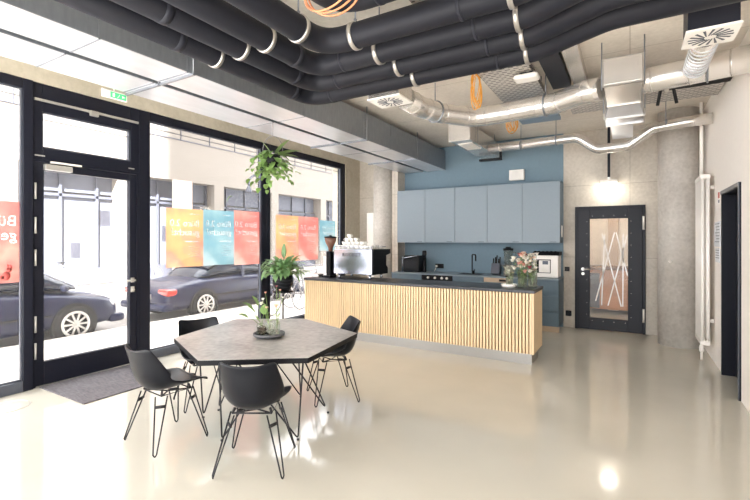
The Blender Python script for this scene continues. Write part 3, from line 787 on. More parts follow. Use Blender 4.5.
# hanging plant ------------------------------------------------------------------------
hx, hy = -3.70, 3.85
hp = thing('hanging_plant', (hx, hy, 2.36), 'trailing green plant in a hoop hanger in front of the window', 'hanging plant')
mb = MB(); mb.tube([(hx, hy, 3.0), (hx, hy, 2.80)], .003, 6)
hoop = [(hx+.12*.861*math.sin(t), hy+.12*.508*math.sin(t), 2.62+.18*math.cos(t)) for t in [2*PI*k/40 for k in range(40)]]
mb.tube(hoop, .004, 6, closed=True); mb.build('hanger', M['bike'], hp)
MB().lathe([(0, 2.42), (.06, 2.42), (.085, 2.52), (.09, 2.57), (.082, 2.57), (.075, 2.53), (0, 2.53)], (hx, hy, 0), 28).build('pot', M['black'], hp)
mb, st = MB(), MB(); r = random.Random(21)
for k in range(120):
    a = r.uniform(0, 2*PI); rr_ = abs(r.gauss(0, .12))
    q = V((hx+.05*math.cos(a)+math.cos(a)*rr_, hy+.05*math.sin(a)+math.sin(a)*rr_, 2.56-rr_*1.0+r.uniform(-.16, .10)))
    mb.leaf(q, V((math.cos(a), math.sin(a), r.uniform(-.3, .4))), r.uniform(.07, .12), r.uniform(.05, .075), r.uniform(.8, 2.), 5, .2)
rx, ry = .861, .508
for (s, dz, n) in ((-.10, -.20, 5), (-.25, -.04, 5), (-.04, -.32, 6), (.12, -.12, 5), (.06, -.22, 5), (-.16, -.12, 5)):
    b = V((hx, hy, 2.56)); e = b+V((rx*s, ry*s, dz)); pts = [b, b.lerp(e, .4)+V((0, 0, .06)), e]; st.tube(pts, .003, 5)
    for k in range(n*2): a = r.uniform(0, 2*PI); mb.leaf(pts[1].lerp(e, k/(n*2-1)), V((math.cos(a), math.sin(a), -.2)), r.uniform(.06, .1), .05, 1.2, 5, .2)
for (s, dz, ln, w) in ((.10, .06, .27, .07), (.05, .10, .22, .07), (-.04, .10, .2, .07), (.14, .03, .14, .06), (.08, .02, .24, .075)):
    b = V((hx+rx*s*.3, hy+ry*s*.3, 2.56)); mb.leaf(b, V((rx*s*2.2, ry*s*2.2, dz*1.6)), ln+.06, w+.06, .35, 7, .1)
st.build('stem', M['stem'], hp); mb.build('foliage', M['leaf'], hp, normals=False)

# ------------------------------------------------------------------ bar
BX0, BX1, BY0, BY1 = -4.64, -1.02, 5.57, 6.16
br = thing('bar_counter', (-2.83, 5.86, 0), 'long bar clad in light wooden slats with a dark top', 'bar counter')
MB().box(BX0-.01, BX1+.012, BY0-.02, BY1+.02, .89, .93).build('countertop', M['counter'], br, bevel=.004)
MB().box(BX0, BX1-.02, BY0+.025, BY1, .135, .89).build('carcass', M['wood_back'], br)
mb = MB(); x = BX0
while x < BX1-.02:
    w = .0265; mb.box(x, x+w, BY0, BY0+.025, .135, .889); x += .0415
mb.build('slat_cladding', M['wood'], br, bevel=.002)
MB().box(BX1-.02, BX1, BY0, BY1, .135, .889).build('end_panel', M['wood'], br)
MB().box(BX0+.02, BX1-.03, BY0+.035, BY1-.12, 0, .135).build('plinth', M['plinth_steel'], br)

# espresso machine
em = thing('espresso_machine', (-3.83, 6.05, .93), 'polished chrome espresso machine with black sides on the bar', 'espresso machine')
MB().box(-4.20, -3.47, 5.78, 5.80, 1.00, 1.405).build('back_panel', M['chrome'], em, bevel=.008)
MB().box(-4.17, -3.49, 5.80, 6.25, 1.00, 1.405).build('body', M['steel'], em, bevel=.006)
for x in (-4.205, -3.485):
    MB().prism([(5.79, 1.0), (6.27, 1.0), (6.27, 1.1), (6.22, 1.14), (6.22, 1.3), (6.36, 1.33), (6.36, 1.40), (5.79, 1.405)], x, x+.03, Matrix(((0, 0, 1, 0), (1, 0, 0, 0), (0, 1, 0, 0), (0, 0, 0, 1)))).build('side_panel', M['black'], em)
MB().box(-4.17, -3.5, 6.25, 6.38, 1.31, 1.39).build('group_head', M['black'], em, bevel=.01)
MB().box(-4.17, -3.5, 6.25, 6.42, 1.0, 1.04).build('drip_tray', M['steel'], em)
mb = MB(); mb.tube([(-4.19, 5.79, 1.44), (-3.48, 5.79, 1.44), (-3.48, 6.24, 1.44), (-4.19, 6.24, 1.44)], .006, 8, closed=True)
for x in (-4.19, -3.95, -3.71, -3.48): mb.cyl((x, 5.79, 1.40), (x, 5.79, 1.44), .005, seg=8)
mb.build('cup_rail', M['chrome'], em)
for x in (-4.13, -3.54):
    for y in (5.84, 6.2): MB().lathe([(.02, .93), (.028, .94), (.02, .96), (.026, 1.0)], (x, y, 0), 16).build('foot', M['chrome'], em)
me = text_mesh('ROCKET', .08, .003, spacing=1.2, bold=.02)
MB().add_mesh(me, Matrix.Translation((-4.03, 5.779, 1.285)) @ Matrix.Rotation(PI/2, 4, 'X')).build('lettering', M['letter_dark'], em, normals=False)
# cups on top
cup0 = None
def cup_mesh(): return MB().lathe([(.022, 0), (.026, .003), (.036, .03), (.040, .058), (.037, .058), (.033, .03), (.022, .008), (0, .006)], (0, 0, 0), 18)
spots = []
for j, y in enumerate((5.84, 5.93, 6.02, 6.11)):
    for i in range(8): spots.append((-4.14+i*.088+(j % 2)*.01, y, 1.406))
for j, y in enumerate((5.88, 5.97)):
    for i in range(5): spots.append((-4.06+i*.088, y, 1.466))
for i in range(3): spots.append((-4.03+i*.09, 5.92, 1.526))
for i in range(1): spots.append((-3.99, 5.93, 1.586))
for k, (x, y, z) in enumerate(spots):
    if cup0 is None:
        c = bpy.data.objects.new('espresso_cup', None); bpy.data.objects.remove(c)
        c = cup_mesh().build('espresso_cup', M['porcelain'], local=True)
        h = MB(); h.tube([(.036, 0, .045), (.056, 0, .042), (.056, 0, .022), (.034, 0, .018)], .004, 6)
        h.build('handle', M['porcelain'], c, local=True); cup0 = c
        tag(c, 'white porcelain cup stacked on top of the chrome espresso machine', 'cup', 'cups on the espresso machine')
    else: c = copy_tree(cup0)
    c.location = (x, y, z); c.rotation_euler = (0, 0, random.choice((PI/4, 5*PI/4))+random.uniform(-.1, .1))

# grinder
gx, gy = -4.345, 5.86
g = thing('coffee_grinder', (gx, gy, .93), 'black coffee grinder with tapered bean hopper beside the espresso machine', 'coffee grinder')
MB().box(gx-.085, gx+.085, gy-.11, gy+.11, .93, .96).build('base', M['black'], g, bevel=.006)
MB().box(gx-.005, gx+.08, gy-.09, gy+.09, .96, 1.36).build('body', M['black'], g, bevel=.012)
MB().box(gx-.085, gx-.015, gy-.07, gy+.07, 1.0, 1.27).build('dosing_chamber', M['steel'], g, bevel=.01)
MB().lathe([(.035, 1.36), (.04, 1.42), (.09, 1.52), (.10, 1.58), (.09, 1.585), (0, 1.585)], (gx+.02, gy, 0), 24).build('hopper', mat('smoked hopper', (120, 84, 70), rough=.15), g)
MB().lathe([(0, 1.585), (.105, 1.585), (.105, 1.605), (.02, 1.615), (.02, 1.63), (0, 1.63)], (gx+.02, gy, 0), 24).build('hopper_lid', M['black'], g)
o = MB().box(-4.62, -4.47, 5.72, 5.86, .93, .985).build('knock_box', M['steel'], bevel=.006); tag(o, 'low pale steel box at the left end of the bar top', 'box')

# flowers on the bar
bx, by = -1.375, 5.80
o = MB().lathe([(.04, .93), (.085, .932), (.10, .955), (.104, .972), (.098, .972), (.085, .95), (0, .944)], (bx, by, 0), 32).build('bowl', M['porcelain'])
tag(o, 'low white bowl near the right end of the bar', 'bowl')
vs = thing('flared_vase', (bx, by+.03, .944), 'flared pale glass vase standing in the white bowl', 'vase')
MB().lathe([(.035, .945), (.045, .95), (.05, 1.05), (.075, 1.18), (.105, 1.215), (.10, 1.217), (.07, 1.18), (.045, 1.05), (.04, .96), (0, .955)], (bx, by+.03, 0), 28).build('glass_body', M['clear'], vs)
R2 = random.Random(4)
flower_spray('flower_sprig', (bx, by+.03, .962), [(-.05, -.02, .22, .03, 'petal_white'), (.03, .02, .24, .03, 'petal_white'), (.0, -.03, .19, .025, 'petal_white'), (.04, -.01, .16, .02, 'petal_peach'), (0, 0, .06, .03, 'petal_peach')], 'white blossoms and leaves inside the flared vase', 'flowers', None, leaves=16, rnd=R2)
def tall_vase(x, y, r, h, label):
    v = thing('glass_vase', (x, y, .93), label, 'vase')
    MB().lathe([(r*.95, .93), (r, .935), (r, .93+h), (r*.95, .93+h), (r*.93, .945), (0, .942)], (x, y, 0), 28).build('glass_body', M['clear'], v)
    MB().cyl((x, y, .945), (x, y, .93+h*.55), r*.92, seg=24).build('water', glass_mat('vase water', .12, (.95, .98, .95)), v)
tall_vase(-1.21, 5.83, .058, .23, 'clear glass vase at the bar end, left one holding the bouquet')
tall_vase(-1.09, 5.88, .055, .25, 'clear glass vase at the bar end, right one holding green stems')
hd = []
for k in range(38):
    a = R2.uniform(0, 2*PI); q = R2.uniform(.03, .17); hd.append((math.cos(a)*q-.02, math.sin(a)*q, R2.uniform(.24, .47)-q*.4, R2.uniform(.032, .055), R2.choice(['petal_white', 'petal_white', 'petal_white', 'petal_pink', 'petal_peach', 'petal_red' if k % 4 == 0 else 'petal_white'])))
flower_spray('flower_bouquet', (-1.21, 5.83, .95), hd, 'loose bouquet of white, peach and pink flowers in the left clear vase', 'flowers', None, leaves=30, rnd=R2)
hd = []
for k in range(16):
    a = R2.uniform(0, 2*PI); q = R2.uniform(.02, .11); hd.append((math.cos(a)*q, math.sin(a)*q, R2.uniform(.24, .42), R2.uniform(.028, .045), R2.choice(['petal_white', 'petal_peach', 'petal_white'])))
flower_spray('flower_bouquet', (-1.09, 5.88, .95), hd, 'pale cream flowers with green stems in the right clear vase', 'flowers', None, leaves=34, rnd=R2)

# ------------------------------------------------------------------ kitchen
CX0, CX1 = -4.175, -1.03
cw = (CX1-CX0)/5
names = ['leftmost blue wall cabinet, in front of the concrete pilaster', 'second blue wall cabinet, above the black bottle and socket', 'middle blue wall cabinet, above the tall tap', 'fourth blue wall cabinet, above the knife block and blender', 'rightmost blue wall cabinet, above the white countertop oven']
for k in range(5):
    x0, x1 = CX0+k*cw, CX0+(k+1)*cw
    c = thing('wall_cabinet', ((x0+x1)/2, 8.15, 1.5), names[k], 'cabinet', 'blue wall cabinets')
    y1 = YB-.013 if k else 8.018
    MB().box(x0+.001, x1-.001, 8.005, y1, 1.5, 2.56).build('carcass', M['blue_dark'], c)
    MB().box(x0+.003, x1-.003, 7.98, 8.003, 1.497, 2.563).build('door', M['blue_cab'], c, bevel=.002)
    MB().box(x1-.17, x1-.06, 7.977, 7.981, 1.512, 1.52).build('grip', M['seam'], c)
o = MB().box(-1.029, -1.012, 8.10, 8.17, 1.60, 1.80).build('wall_thermostat', M['white'], bevel=.004); tag(o, 'slim white control on the side of the rightmost wall cabinet', 'thermostat')
BF = 7.72
def base_unit(x0, x1, label, fronts):
    c = thing('base_cabinet', ((x0+x1)/2, 8.0, 0), label, 'cabinet', 'blue base cabinets')
    MB().box(x0, x1, BF+.022, YB-.013, .1, .875).build('carcass', M['blue_dark'], c)
    for z0, z1 in fronts: MB().box(x0+.003, x1-.003, BF, BF+.02, z0+.003, z1-.003).build('drawer' if len(fronts) > 1 else 'door', M['blue_dark'], c, bevel=.002)
    MB().box(x0, x1, BF+.06, BF+.08, 0, .1).build('plinth', M['toe'], c)
base_unit(-4.17, -3.50, 'blue base cabinet left of the oven, under the black coffee maker', [(.1, .875)])
base_unit(-2.87, -2.28, 'blue base cabinet under the sink and tap', [(.1, .875)])
base_unit(-1.80, -1.51, 'narrow blue base cabinet right of the dishwasher', [(.1, .875)])
base_unit(-1.51, -1.02, 'blue drawer cabinet at the right end of the kitchen', [(.1, .345), (.345, .61), (.61, .875)])
ov = thing('oven', (-3.185, 8.0, 0), 'built-in oven with black control strip behind the bar', 'oven')
MB().box(-3.498, -2.872, BF+.022, YB-.013, .1, .875).build('body', M['blue_dark'], ov)
MB().box(-3.495, -2.875, BF-.004, BF+.02, .775, .873).build('control_panel', M['black'], ov, bevel=.003)
MB().box(-3.495, -2.875, BF-.004, BF+.02, .15, .77).build('oven_door', M['black'], ov, bevel=.003)
MB().box(-3.498, -2.872, BF+.06, BF+.08, 0, .1).build('plinth', M['toe'], ov)
for x in (-3.36, -3.22, -3.08, -2.98): MB().lathe([(.024, 0), (.022, -.02), (0, -.022)], (x, BF-.004, .825), 16, axis='y').build('knob', M['white'], ov)
dw = thing('dishwasher', (-2.04, 8.0, 0), 'built-in dishwasher with a pale steel control strip', 'dishwasher')
MB().box(-2.278, -1.802, BF+.022, YB-.013, .1, .875).build('body', M['blue_dark'], dw)
MB().box(-2.275, -1.805, BF, BF+.02, .10, .79).build('front_panel', M['blue_dark'], dw)
MB().box(-2.275, -1.805, BF-.004, BF+.02, .795, .873).build('control_panel', M['toe'], dw, bevel=.002)
MB().box(-2.0, -1.84, BF-.007, BF-.004, .815, .85).build('display', M['black'], dw)
MB().box(-2.278, -1.802, BF+.06, BF+.08, 0, .1).build('plinth', M['toe'], dw)
wt = MB().box(-4.175, -1.015, BF-.015, YB-.013, .876, .8995).build('worktop', M['blue_cab'], bevel=.003); tag(wt, 'long blue-grey kitchen worktop against the blue wall', 'worktop')
MB().box(-2.83, -2.40, 7.86, 8.22, .9, .903).build('sink_rim', M['black'], wt)
fa = thing('tap', (-2.60, 8.12, .904), 'tall black square-bent kitchen tap', 'tap')
MB().cyl((-2.60, 8.12, .903), (-2.60, 8.12, .96), .026, seg=20).build('base', M['black'], fa)
MB().tube(arc_path([(-2.62, 8.12, .95), (-2.62, 8.12, 1.27), (-2.52, 8.02, 1.27), (-2.52, 8.02, 1.15)], .03), .012, 12).build('spout', M['black'], fa)
MB().tube([(-2.585, 8.12, .955), (-2.56, 8.10, .99)], .007, 8).build('lever', M['black'], fa)
# black coffee maker at the left
cm = thing('coffee_maker', (-3.88, 8.0, .9), 'black countertop coffee maker with a silver lid arc, left on the worktop', 'coffee maker')
MB().box(-4.02, -3.66, 7.94, 8.22, .9, 1.23).build('body', M['black'], cm, bevel=.015)
MB().tube(arc_path([(-4.045, 7.93, 1.17), (-3.95, 7.92, 1.19), (-3.8, 7.92, 1.215), (-3.67, 7.925, 1.24)], .1), .012, 8).build('lid_trim', M['chrome'], cm)
MB().cyl((-4.035, 7.95, .9), (-4.035, 7.95, 1.22), .012, seg=10).build('water_gauge', M['chrome'], cm)
MB().box(-3.98, -3.72, 7.935, 7.941, .97, 1.12).build('front_recess', M['shell'], cm)
o = thing('pepper_mill', (-3.585, 8.04, .9), 'tall slim black mill right beside the black coffee maker', 'mill')
MB().lathe([(.04, .9), (.042, .92), (.034, 1.0), (.036, 1.2), (.0, 1.2)], (-3.585, 8.04, 0), 20).build('body', M['black'], o)
MB().lathe([(.0, 1.2), (.04, 1.205), (.045, 1.26), (.044, 1.32), (.035, 1.335), (0, 1.335)], (-3.585, 8.04, 0), 20).build('head', M['shell'], o)
so = thing('wall_socket', (-3.36, YB-.02, 1.0), 'black double socket on the blue backsplash', 'socket')
MB().box(-3.47, -3.29, YB-.025, YB-.012, .97, 1.06).build('plate', M['black'], so, bevel=.003)
MB().cyl((-3.43, YB-.025, 1.015), (-3.43, YB-.04, 1.015), .022, seg=16).build('insert', M['shell'], so)
MB().cyl((-3.34, YB-.025, 1.015), (-3.34, YB-.03, 1.015), .022, seg=16).build('insert', M['shell'], so)
o = MB(); o.cyl((-3.43, YB-.04, 1.015), (-3.43, YB-.075, 1.015), .02, seg=14); o.tube([(-3.43, YB-.07, 1.01), (-3.44, YB-.08, .96), (-3.47, YB-.09, .905)], .006, 8)
tag(o.build('power_plug', M['white']), 'white plug with short cord in the black double socket', 'plug')
# knife block
kb = thing('knife_block', (-2.15, 8.05, .9), 'silver grey knife block with black handles next to the blender', 'knife block')
mx = Matrix.Translation((-2.15, 8.05, .915)) @ Matrix.Rotation(-.3, 4, 'X')
MB().box(-.08, .08, -.05, .07, .0, .20, mx).build('block', M['frame_light'], kb, bevel=.006)
for k in range(5):
    MB().box(-.068+k*.03, -.048+k*.03, -.02+.02*(k % 2), .005+.02*(k % 2), .20, .30+.03*(k % 3), mx).build('knife_handle', M['black'], kb, bevel=.005)
bl = thing('blender', (-1.92, 8.05, .9), 'blender with clear jug and black lid on the worktop', 'blender')
MB().lathe([(.0, .9), (.085, .9), (.085, .95), (.065, 1.04), (.06, 1.06), (0, 1.06)], (-1.92, 8.05, 0), 28).build('motor_base', M['steel'], bl)
MB().lathe([(.055, 1.06), (.06, 1.07), (.085, 1.36), (.08, 1.36), (.055, 1.075), (0, 1.07)], (-1.92, 8.05, 0), 28).build('jug', M['clear'], bl)
MB().lathe([(0, 1.36), (.09, 1.36), (.09, 1.395), (.05, 1.40), (.045, 1.425), (0, 1.425)], (-1.92, 8.05, 0), 28).build('lid', M['black'], bl)
MB().tube(arc_path([(-1.84, 8.05, 1.33), (-1.78, 8.05, 1.32), (-1.79, 8.05, 1.13), (-1.855, 8.05, 1.12)], .03), .011, 8).build('handle', M['clear'], bl)
to = thing('countertop_oven', (-1.25, 8.07, .9), 'white countertop oven with square window and dark top', 'countertop oven')
MB().box(-1.46, -1.05, 7.90, 8.26, .905, 1.285).build('body', M['white'], to, bevel=.012)
MB().prism([(7.89, 1.285), (8.27, 1.285), (8.27, 1.345), (7.96, 1.345)], -1.47, -1.04, Matrix(((0, 0, 1, 0), (1, 0, 0, 0), (0, 1, 0, 0), (0, 0, 0, 1)))).build('top_cover', M['black'], to)
fr = MB(); fr.box(-1.40, -1.17, 7.888, 7.9, 1.20, 1.215); fr.box(-1.40, -1.17, 7.888, 7.9, .98, .99); fr.box(-1.40, -1.36, 7.888, 7.9, .99, 1.2); fr.box(-1.18, -1.17, 7.888, 7.9, .99, 1.2)
fr.build('window_frame', M['black'], to)
MB().box(-1.36, -1.18, 7.892, 7.9, .99, 1.2).build('oven_window', M['white_matt'], to)
MB().box(-1.30, -1.21, 7.884, 7.891, 1.13, 1.19).build('dial_print', M['frame_light'], to)
mb = MB()
for k in range(6): mb.cyl((-1.43+k*.066, 7.93, 1.345), (-1.43+k*.066, 7.93, 1.36), .018, seg=14)
mb.build('burner_cap', M['shell'], to)

# wall box, switch, socket
o = thing('wall_speaker', (-1.82, YB-.06, 2.66), 'small white box speaker high on the blue wall above the cabinets', 'speaker')
MB().box(-1.955, -1.685, YB-.10, YB-.012, 2.665, 2.86).build('housing', M['white'], o, bevel=.008)
MB().box(-1.935, -1.705, YB-.103, YB-.10, 2.685, 2.84).build('front_cover', M['white_matt'], o)
o = thing('light_switch', (-.975, YB, 1.0), 'black light switch left of the glazed door', 'switch')
MB().box(-1.005, -.925, YB-.012, YB, .995, 1.075).build('plate', M['black'], o, bevel=.003); MB().box(-.99, -.94, YB-.017, YB-.012, 1.01, 1.06).build('rocker', M['shell'], o)
o = thing('wall_socket', (-.93, YB, .21), 'black wall socket low beside the glazed door', 'socket')
MB().box(-.985, -.89, YB-.045, YB, .205, .30).build('plate', M['black'], o, bevel=.012); MB().cyl((-.937, YB-.045, .253), (-.937, YB-.05, .253), .03, seg=18).build('insert', M['shell'], o)
# lamp by the glazed door
lp = thing('pendant_lamp', (-.30, 8.2, 2.30), 'lit white lamp box on a dark rod above the glazed door', 'lamp')
MB().box(-.325, -.285, 8.18, 8.22, 2.60, ZC).build('rod', M['frame'], lp)
MB().box(-.43, -.18, 8.08, 8.32, 2.50, 2.54).build('housing', M['white'], lp, bevel=.006)
MB().box(-.405, -.205, 8.10, 8.30, 2.40, 2.50).build('diffuser', M['lamp'], lp, bevel=.01)
MB().box(-.325, -.285, 8.18, 8.22, 2.55, 2.60).build('bracket', M['silver'], lp)
# corridor behind the glazed door
o = thing('sideboard', (-.5, 10.6, 0), 'reddish wooden counter seen through the glazed door', 'sideboard')
MB().box(-1.6, .9, 10.25, 10.95, .1, .92).build('body', M['wood_red'], o); MB().box(-1.62, .92, 10.22, 10.95, .92, .98).build('top', M['wood_back'], o)
MB().box(-1.6, -.55, 10.23, 10.25, .12, .85).build('dark_panel', M['frame_light'], o)
cl = thing('corridor_fill_lamp', (-.4, 9.5, 3.35), 'added fill lamp in the corridor beyond the glazed door', 'lamp')  # unseen lamp added to light the corridor
MB().lathe([(0, 3.36), (.22, 3.36), (.2, 3.30), (0, 3.27)], (-.4, 9.5, 0), 28).build('shade', M['corridor_fill'], cl)
MB().cyl((-.4, 9.5, 3.36), (-.4, 9.5, ZC), .06).build('base', M['white'], cl)

# radiator and its pipe, notices
ra = thing('radiator', (.82, 7.08, .05), 'tall white tubular radiator on the right wall beside the column', 'radiator')
for k in range(8):
    y = 6.82+k*.07
    mb = MB(); mb.tube([(.79, y, .27), (.79, y, 2.33)], .021, 12); mb.tube([(.845, y, .27), (.845, y, 2.33)], .021, 12); mb.build('tube', M['white'], ra)
for z in (.22, 2.32): MB().box(.765, .87, 6.80, 7.33, z, z+.06).build('header', M['white'], ra, bevel=.015)
mb = MB()
for z in (.5, 2.2): mb.box(.86, XR-.001, 6.9, 6.93, z, z+.04)
mb.build('bracket', M['white_matt'], ra)
MB().cyl((.80, 6.98, .0), (.80, 6.98, .22), .014, seg=12).build('supply_pipe', M['white'], ra)
MB().lathe([(.02, .10), (.028, .12), (.028, .17), (.018, .2)], (.80, 6.98, 0), 16).build('valve', M['white_matt'], ra)
o = MB().cyl((.85, 7.44, 2.38), (.85, 7.44, ZC), .022, seg=14); o.tube(arc_path([(.85, 7.44, 2.40), (.85, 7.44, 2.30), (.85, 7.335, 2.30)], .04), .022, 12)
tag(o.build('mounted_heating_pipe', M['white']), 'white vertical heating pipe above the radiator', 'pipe')
o = thing('wall_notice', (XR-.004, 6.65, 1.28), 'pair of pale notice sheets on the wall between radiator and black door', 'notice')
MB().box(XR-.012, XR-.001, 6.42, 6.82, 1.47, 1.77).build('upper_sheet', M['paper'], o); MB().box(XR-.010, XR-.001, 6.47, 6.76, 1.28, 1.45).build('lower_sheet', M['paper'], o)
mb = MB()
for k in range(7): mb.box(XR-.014, XR-.012, 6.46, 6.76-(k % 3)*.05, 1.74-k*.036, 1.75-k*.036)
for k in range(4): mb.box(XR-.013, XR-.010, 6.5, 6.72, 1.42-k*.03, 1.43-k*.03)
mb.build('print', M['paper_print'], o)
o = thing('safety_sign', (XR-.004, 6.53, 1.98), 'small red and white sign above the notices by the black door', 'sign')
MB().box(XR-.006, XR-.001, 6.47, 6.59, 1.98, 2.13).build('plate', M['white'], o); MB().box(XR-.009, XR-.006, 6.49, 6.57, 2.05, 2.12).build('symbol', M['red_sign'], o)
mb = MB(); mb.box(XR-.009, XR-.006, 6.49, 6.57, 1.995, 2.03); mb.build('print', M['paper_print'], o)
o = MB().lathe([(0, 0), (.022, 0), (.02, -.012), (0, -.014)], (.50, 7.562, 1.24), 16, axis='y').build('button_sensor', M['white']); tag(o, 'tiny white round button on the thick column', 'button')

# ------------------------------------------------------------------ ceiling services
# rectangular twin ducts along the windows
def rect_duct(x0, x1, label, seams):
    dct = thing('rectangular_duct', ((x0+x1)/2, 3.6, 2.98), label, 'duct', 'twin rectangular ducts along the windows')
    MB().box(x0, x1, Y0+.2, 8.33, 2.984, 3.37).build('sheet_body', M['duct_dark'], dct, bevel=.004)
    MB().box(x0+.001, x1-.001, Y0+.2, 8.33, 2.98, 2.9838).build('lit_underside', M['duct'], dct)  # same sheet metal as the body, coloured lighter for light from below
    for y in seams:
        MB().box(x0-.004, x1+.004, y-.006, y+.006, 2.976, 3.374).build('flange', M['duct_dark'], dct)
    for y in seams[1::2]:
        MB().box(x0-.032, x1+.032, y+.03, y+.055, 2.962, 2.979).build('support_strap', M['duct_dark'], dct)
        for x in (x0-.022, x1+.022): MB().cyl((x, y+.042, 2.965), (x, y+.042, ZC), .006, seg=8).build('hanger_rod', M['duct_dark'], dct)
    return dct
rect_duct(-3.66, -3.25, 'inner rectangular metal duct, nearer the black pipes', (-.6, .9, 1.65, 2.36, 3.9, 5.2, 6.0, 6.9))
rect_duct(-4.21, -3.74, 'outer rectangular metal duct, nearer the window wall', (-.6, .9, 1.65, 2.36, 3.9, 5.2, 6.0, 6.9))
o = thing('exit_sign', (-4.265, 2.30, 2.89), 'small green and white exit sign hanging at the duct edge over the door', 'exit sign')
MB().box(-4.282, -4.258, 2.19, 2.42, 2.905, 2.975).build('housing', M['white'], o, bevel=.003)
MB().box(-4.257, -4.255, 2.26, 2.41, 2.91, 2.965).build('green_panel', M['green_sign'], o)
mb = MB(); mb.box(-4.255, -4.253, 2.28, 2.30, 2.92, 2.955); mb.tube([(-4.254, 2.325, 2.92), (-4.254, 2.34, 2.938), (-4.254, 2.345, 2.955)], .003, 6); mb.prism([(2.37, 2.925), (2.40, 2.938), (2.37, 2.951)], -4.255, -4.253, Matrix(((0, 0, 1, 0), (1, 0, 0, 0), (0, 1, 0, 0), (0, 0, 0, 1))))
mb.build('pictogram', M['white'], o)
MB().cyl((-4.27, 2.30, 2.985), (-4.27, 2.30, 3.45), .006, seg=8).build('suspension', M['white'], o)

# black insulated pipes
PZ, PR = 3.085, .092
pipes = [(-2.97, 3.665, .62), (-2.675, 3.36, .62), (-2.40, 3.05, .62), (-2.075, 2.725, .62), (-1.62, 2.28, .62)]
plabel = ['outermost black insulated ceiling pipe, nearest the metal duct', 'second black insulated ceiling pipe from the metal duct', 'third black insulated ceiling pipe, middle of the five', 'fourth black insulated ceiling pipe from the metal duct', 'innermost black insulated ceiling pipe, wrapped by the orange loops']
for k, (x, y, s) in enumerate(pipes):
    p = thing('insulated_pipe', (x, y, PZ-PR), plabel[k], 'pipe', 'black insulated pipes under the ceiling')
    rad = PR
    xa, xb = -.66+.03*k, -.12+.03*k
    path = [(x, Y0+.3, PZ), (x, y, PZ), (xa, y, PZ), (xb, y-.30, PZ), (XR-.005, y-.30, PZ)]
    MB().tube(arc_path(path, [0, .22, .35, .35, 0], 10), rad, 24).build('insulation', M['pipe'], p)
    for (yy) in (y-.30, y-1.6): MB().cyl((x, yy-.03, PZ), (x, yy+.03, PZ), rad+.003, seg=24).build('joint_tape', M['pipe_joint'], p)
    for xx in (x+.30, -.95): MB().cyl((xx-.012, y, PZ), (xx+.012, y, PZ), rad+.003, seg=24).build('joint_tape', M['pipe_joint'], p)
    def clamp(c, ax):
        c = V(c); m_ = MB()
        ring = [(rad+.001, -.016), (rad+.010, -.016), (rad+.010, .016), (rad+.001, .016)]
        m_.lathe(ring, c, 28, axis=ax, cap=False)
        cl_ = m_.build('clamp', M['steel'], p)
        m2 = MB(); m2.cyl(c+V((0, 0, rad+.005)), (c.x, c.y, ZC), .006, seg=8); m2.cyl(c+V((0, 0, rad+.005)), c+V((0, 0, rad+.035)), .013, seg=8)
        m2.build('hanger_rod', M['duct_dark'], cl_)
    clamp((x, 2.42 if k < 4 else 1.2, PZ), 'y'); clamp((x, .6, PZ), 'y')
    clamp((-1.72-.02*k if k < 4 else -1.15, y, PZ), 'x'); clamp((-.72+.03*k, y, PZ), 'x')
lo = MB()
for q in range(3):
    c0 = V((-1.575+.008*q, 2.11+.02*q, PZ-.004)); lo.tube([c0+V((.18*math.cos(2*PI*k/40), .03*math.sin(2*PI*k/40+q), .150*math.sin(2*PI*k/40))) for k in range(40)], .006, 8, closed=True)
tag(lo.build('hanging_cable_loop', M['copper']), 'orange cable looped around the innermost black pipe at the top edge', 'cable')

# spiral ducts
def ribbed(mb, path, r, pitch=.30):
    """round duct with fine raised seam rings"""
    pts = [V(p) for p in path]; mb.tube(pts, r, 28)
    L = 0; nxt = pitch*.5
    for a, b in zip(pts, pts[1:]):
        l = (b-a).length
        while nxt <= L+l:
            c = a.lerp(b, (nxt-L)/l); t = (b-a).normalized(); mb.cyl(c-t*.006, c+t*.006, r+.004, seg=28); nxt += pitch
        L += l
    return mb
md = thing('spiral_duct', (-.6, 5.2, 2.98), 'large silver round ventilation duct running to the right wall', 'duct')
path = arc_path([(XR-.005, 4.80, 3.10), (.17, 4.96, 3.10), (-.22, 4.98, 3.10), (-.42, 5.03, 3.10), (-.72, 5.26, 3.10), (-1.35, 5.34, 3.10), (-1.70, 5.36, 3.10), (-2.00, 4.95, 3.10), (-2.10, 4.62, 3.10), (-2.12, 4.25, 3.10)], [0, .3, .4, .3, .3, .3, .25, .3, .2, 0], 6)
for part in ([q for q in path if q.x > .12]+[V((.115, 4.965, 3.10))], [V((-.262, 4.99, 3.10))]+[q for q in path if q.x < -.30]):
    ribbed(MB(), part, .118).build('duct_shell', M['spiral'], md)
for c_, dx in (((-.835, 5.275, 3.1), 'x'), ((-2.03, 4.87, 3.1), 'z'), ((.60, 4.87, 3.1), 'x')):
    c_ = V(c_); m_ = MB(); t0 = V((1, -.12, 0)) if dx == 'x' else V((.28, .95, 0)); u, w_ = frame_of(t0)
    m_.tube([c_+(u*math.cos(2*PI*k/28)+w_*math.sin(2*PI*k/28))*.126 for k in range(28)], .008, 6, closed=True); m_.cyl(c_+V((0, 0, .125)), (c_.x, c_.y, ZC), .006, seg=8)
    m_.build('hanger', M['duct_dark'], md)
MB().cyl((.50, 4.78, 3.08), (.49, 4.05, 3.08), .085, seg=24).build('branch', M['spiral'], md)
mb = MB()
for k in range(9): mb.cyl((.498, 4.76-k*.075, 3.08), (.498, 4.745-k*.075, 3.08), .092, seg=24)
mb.build('flex_rib', M['duct'], md)
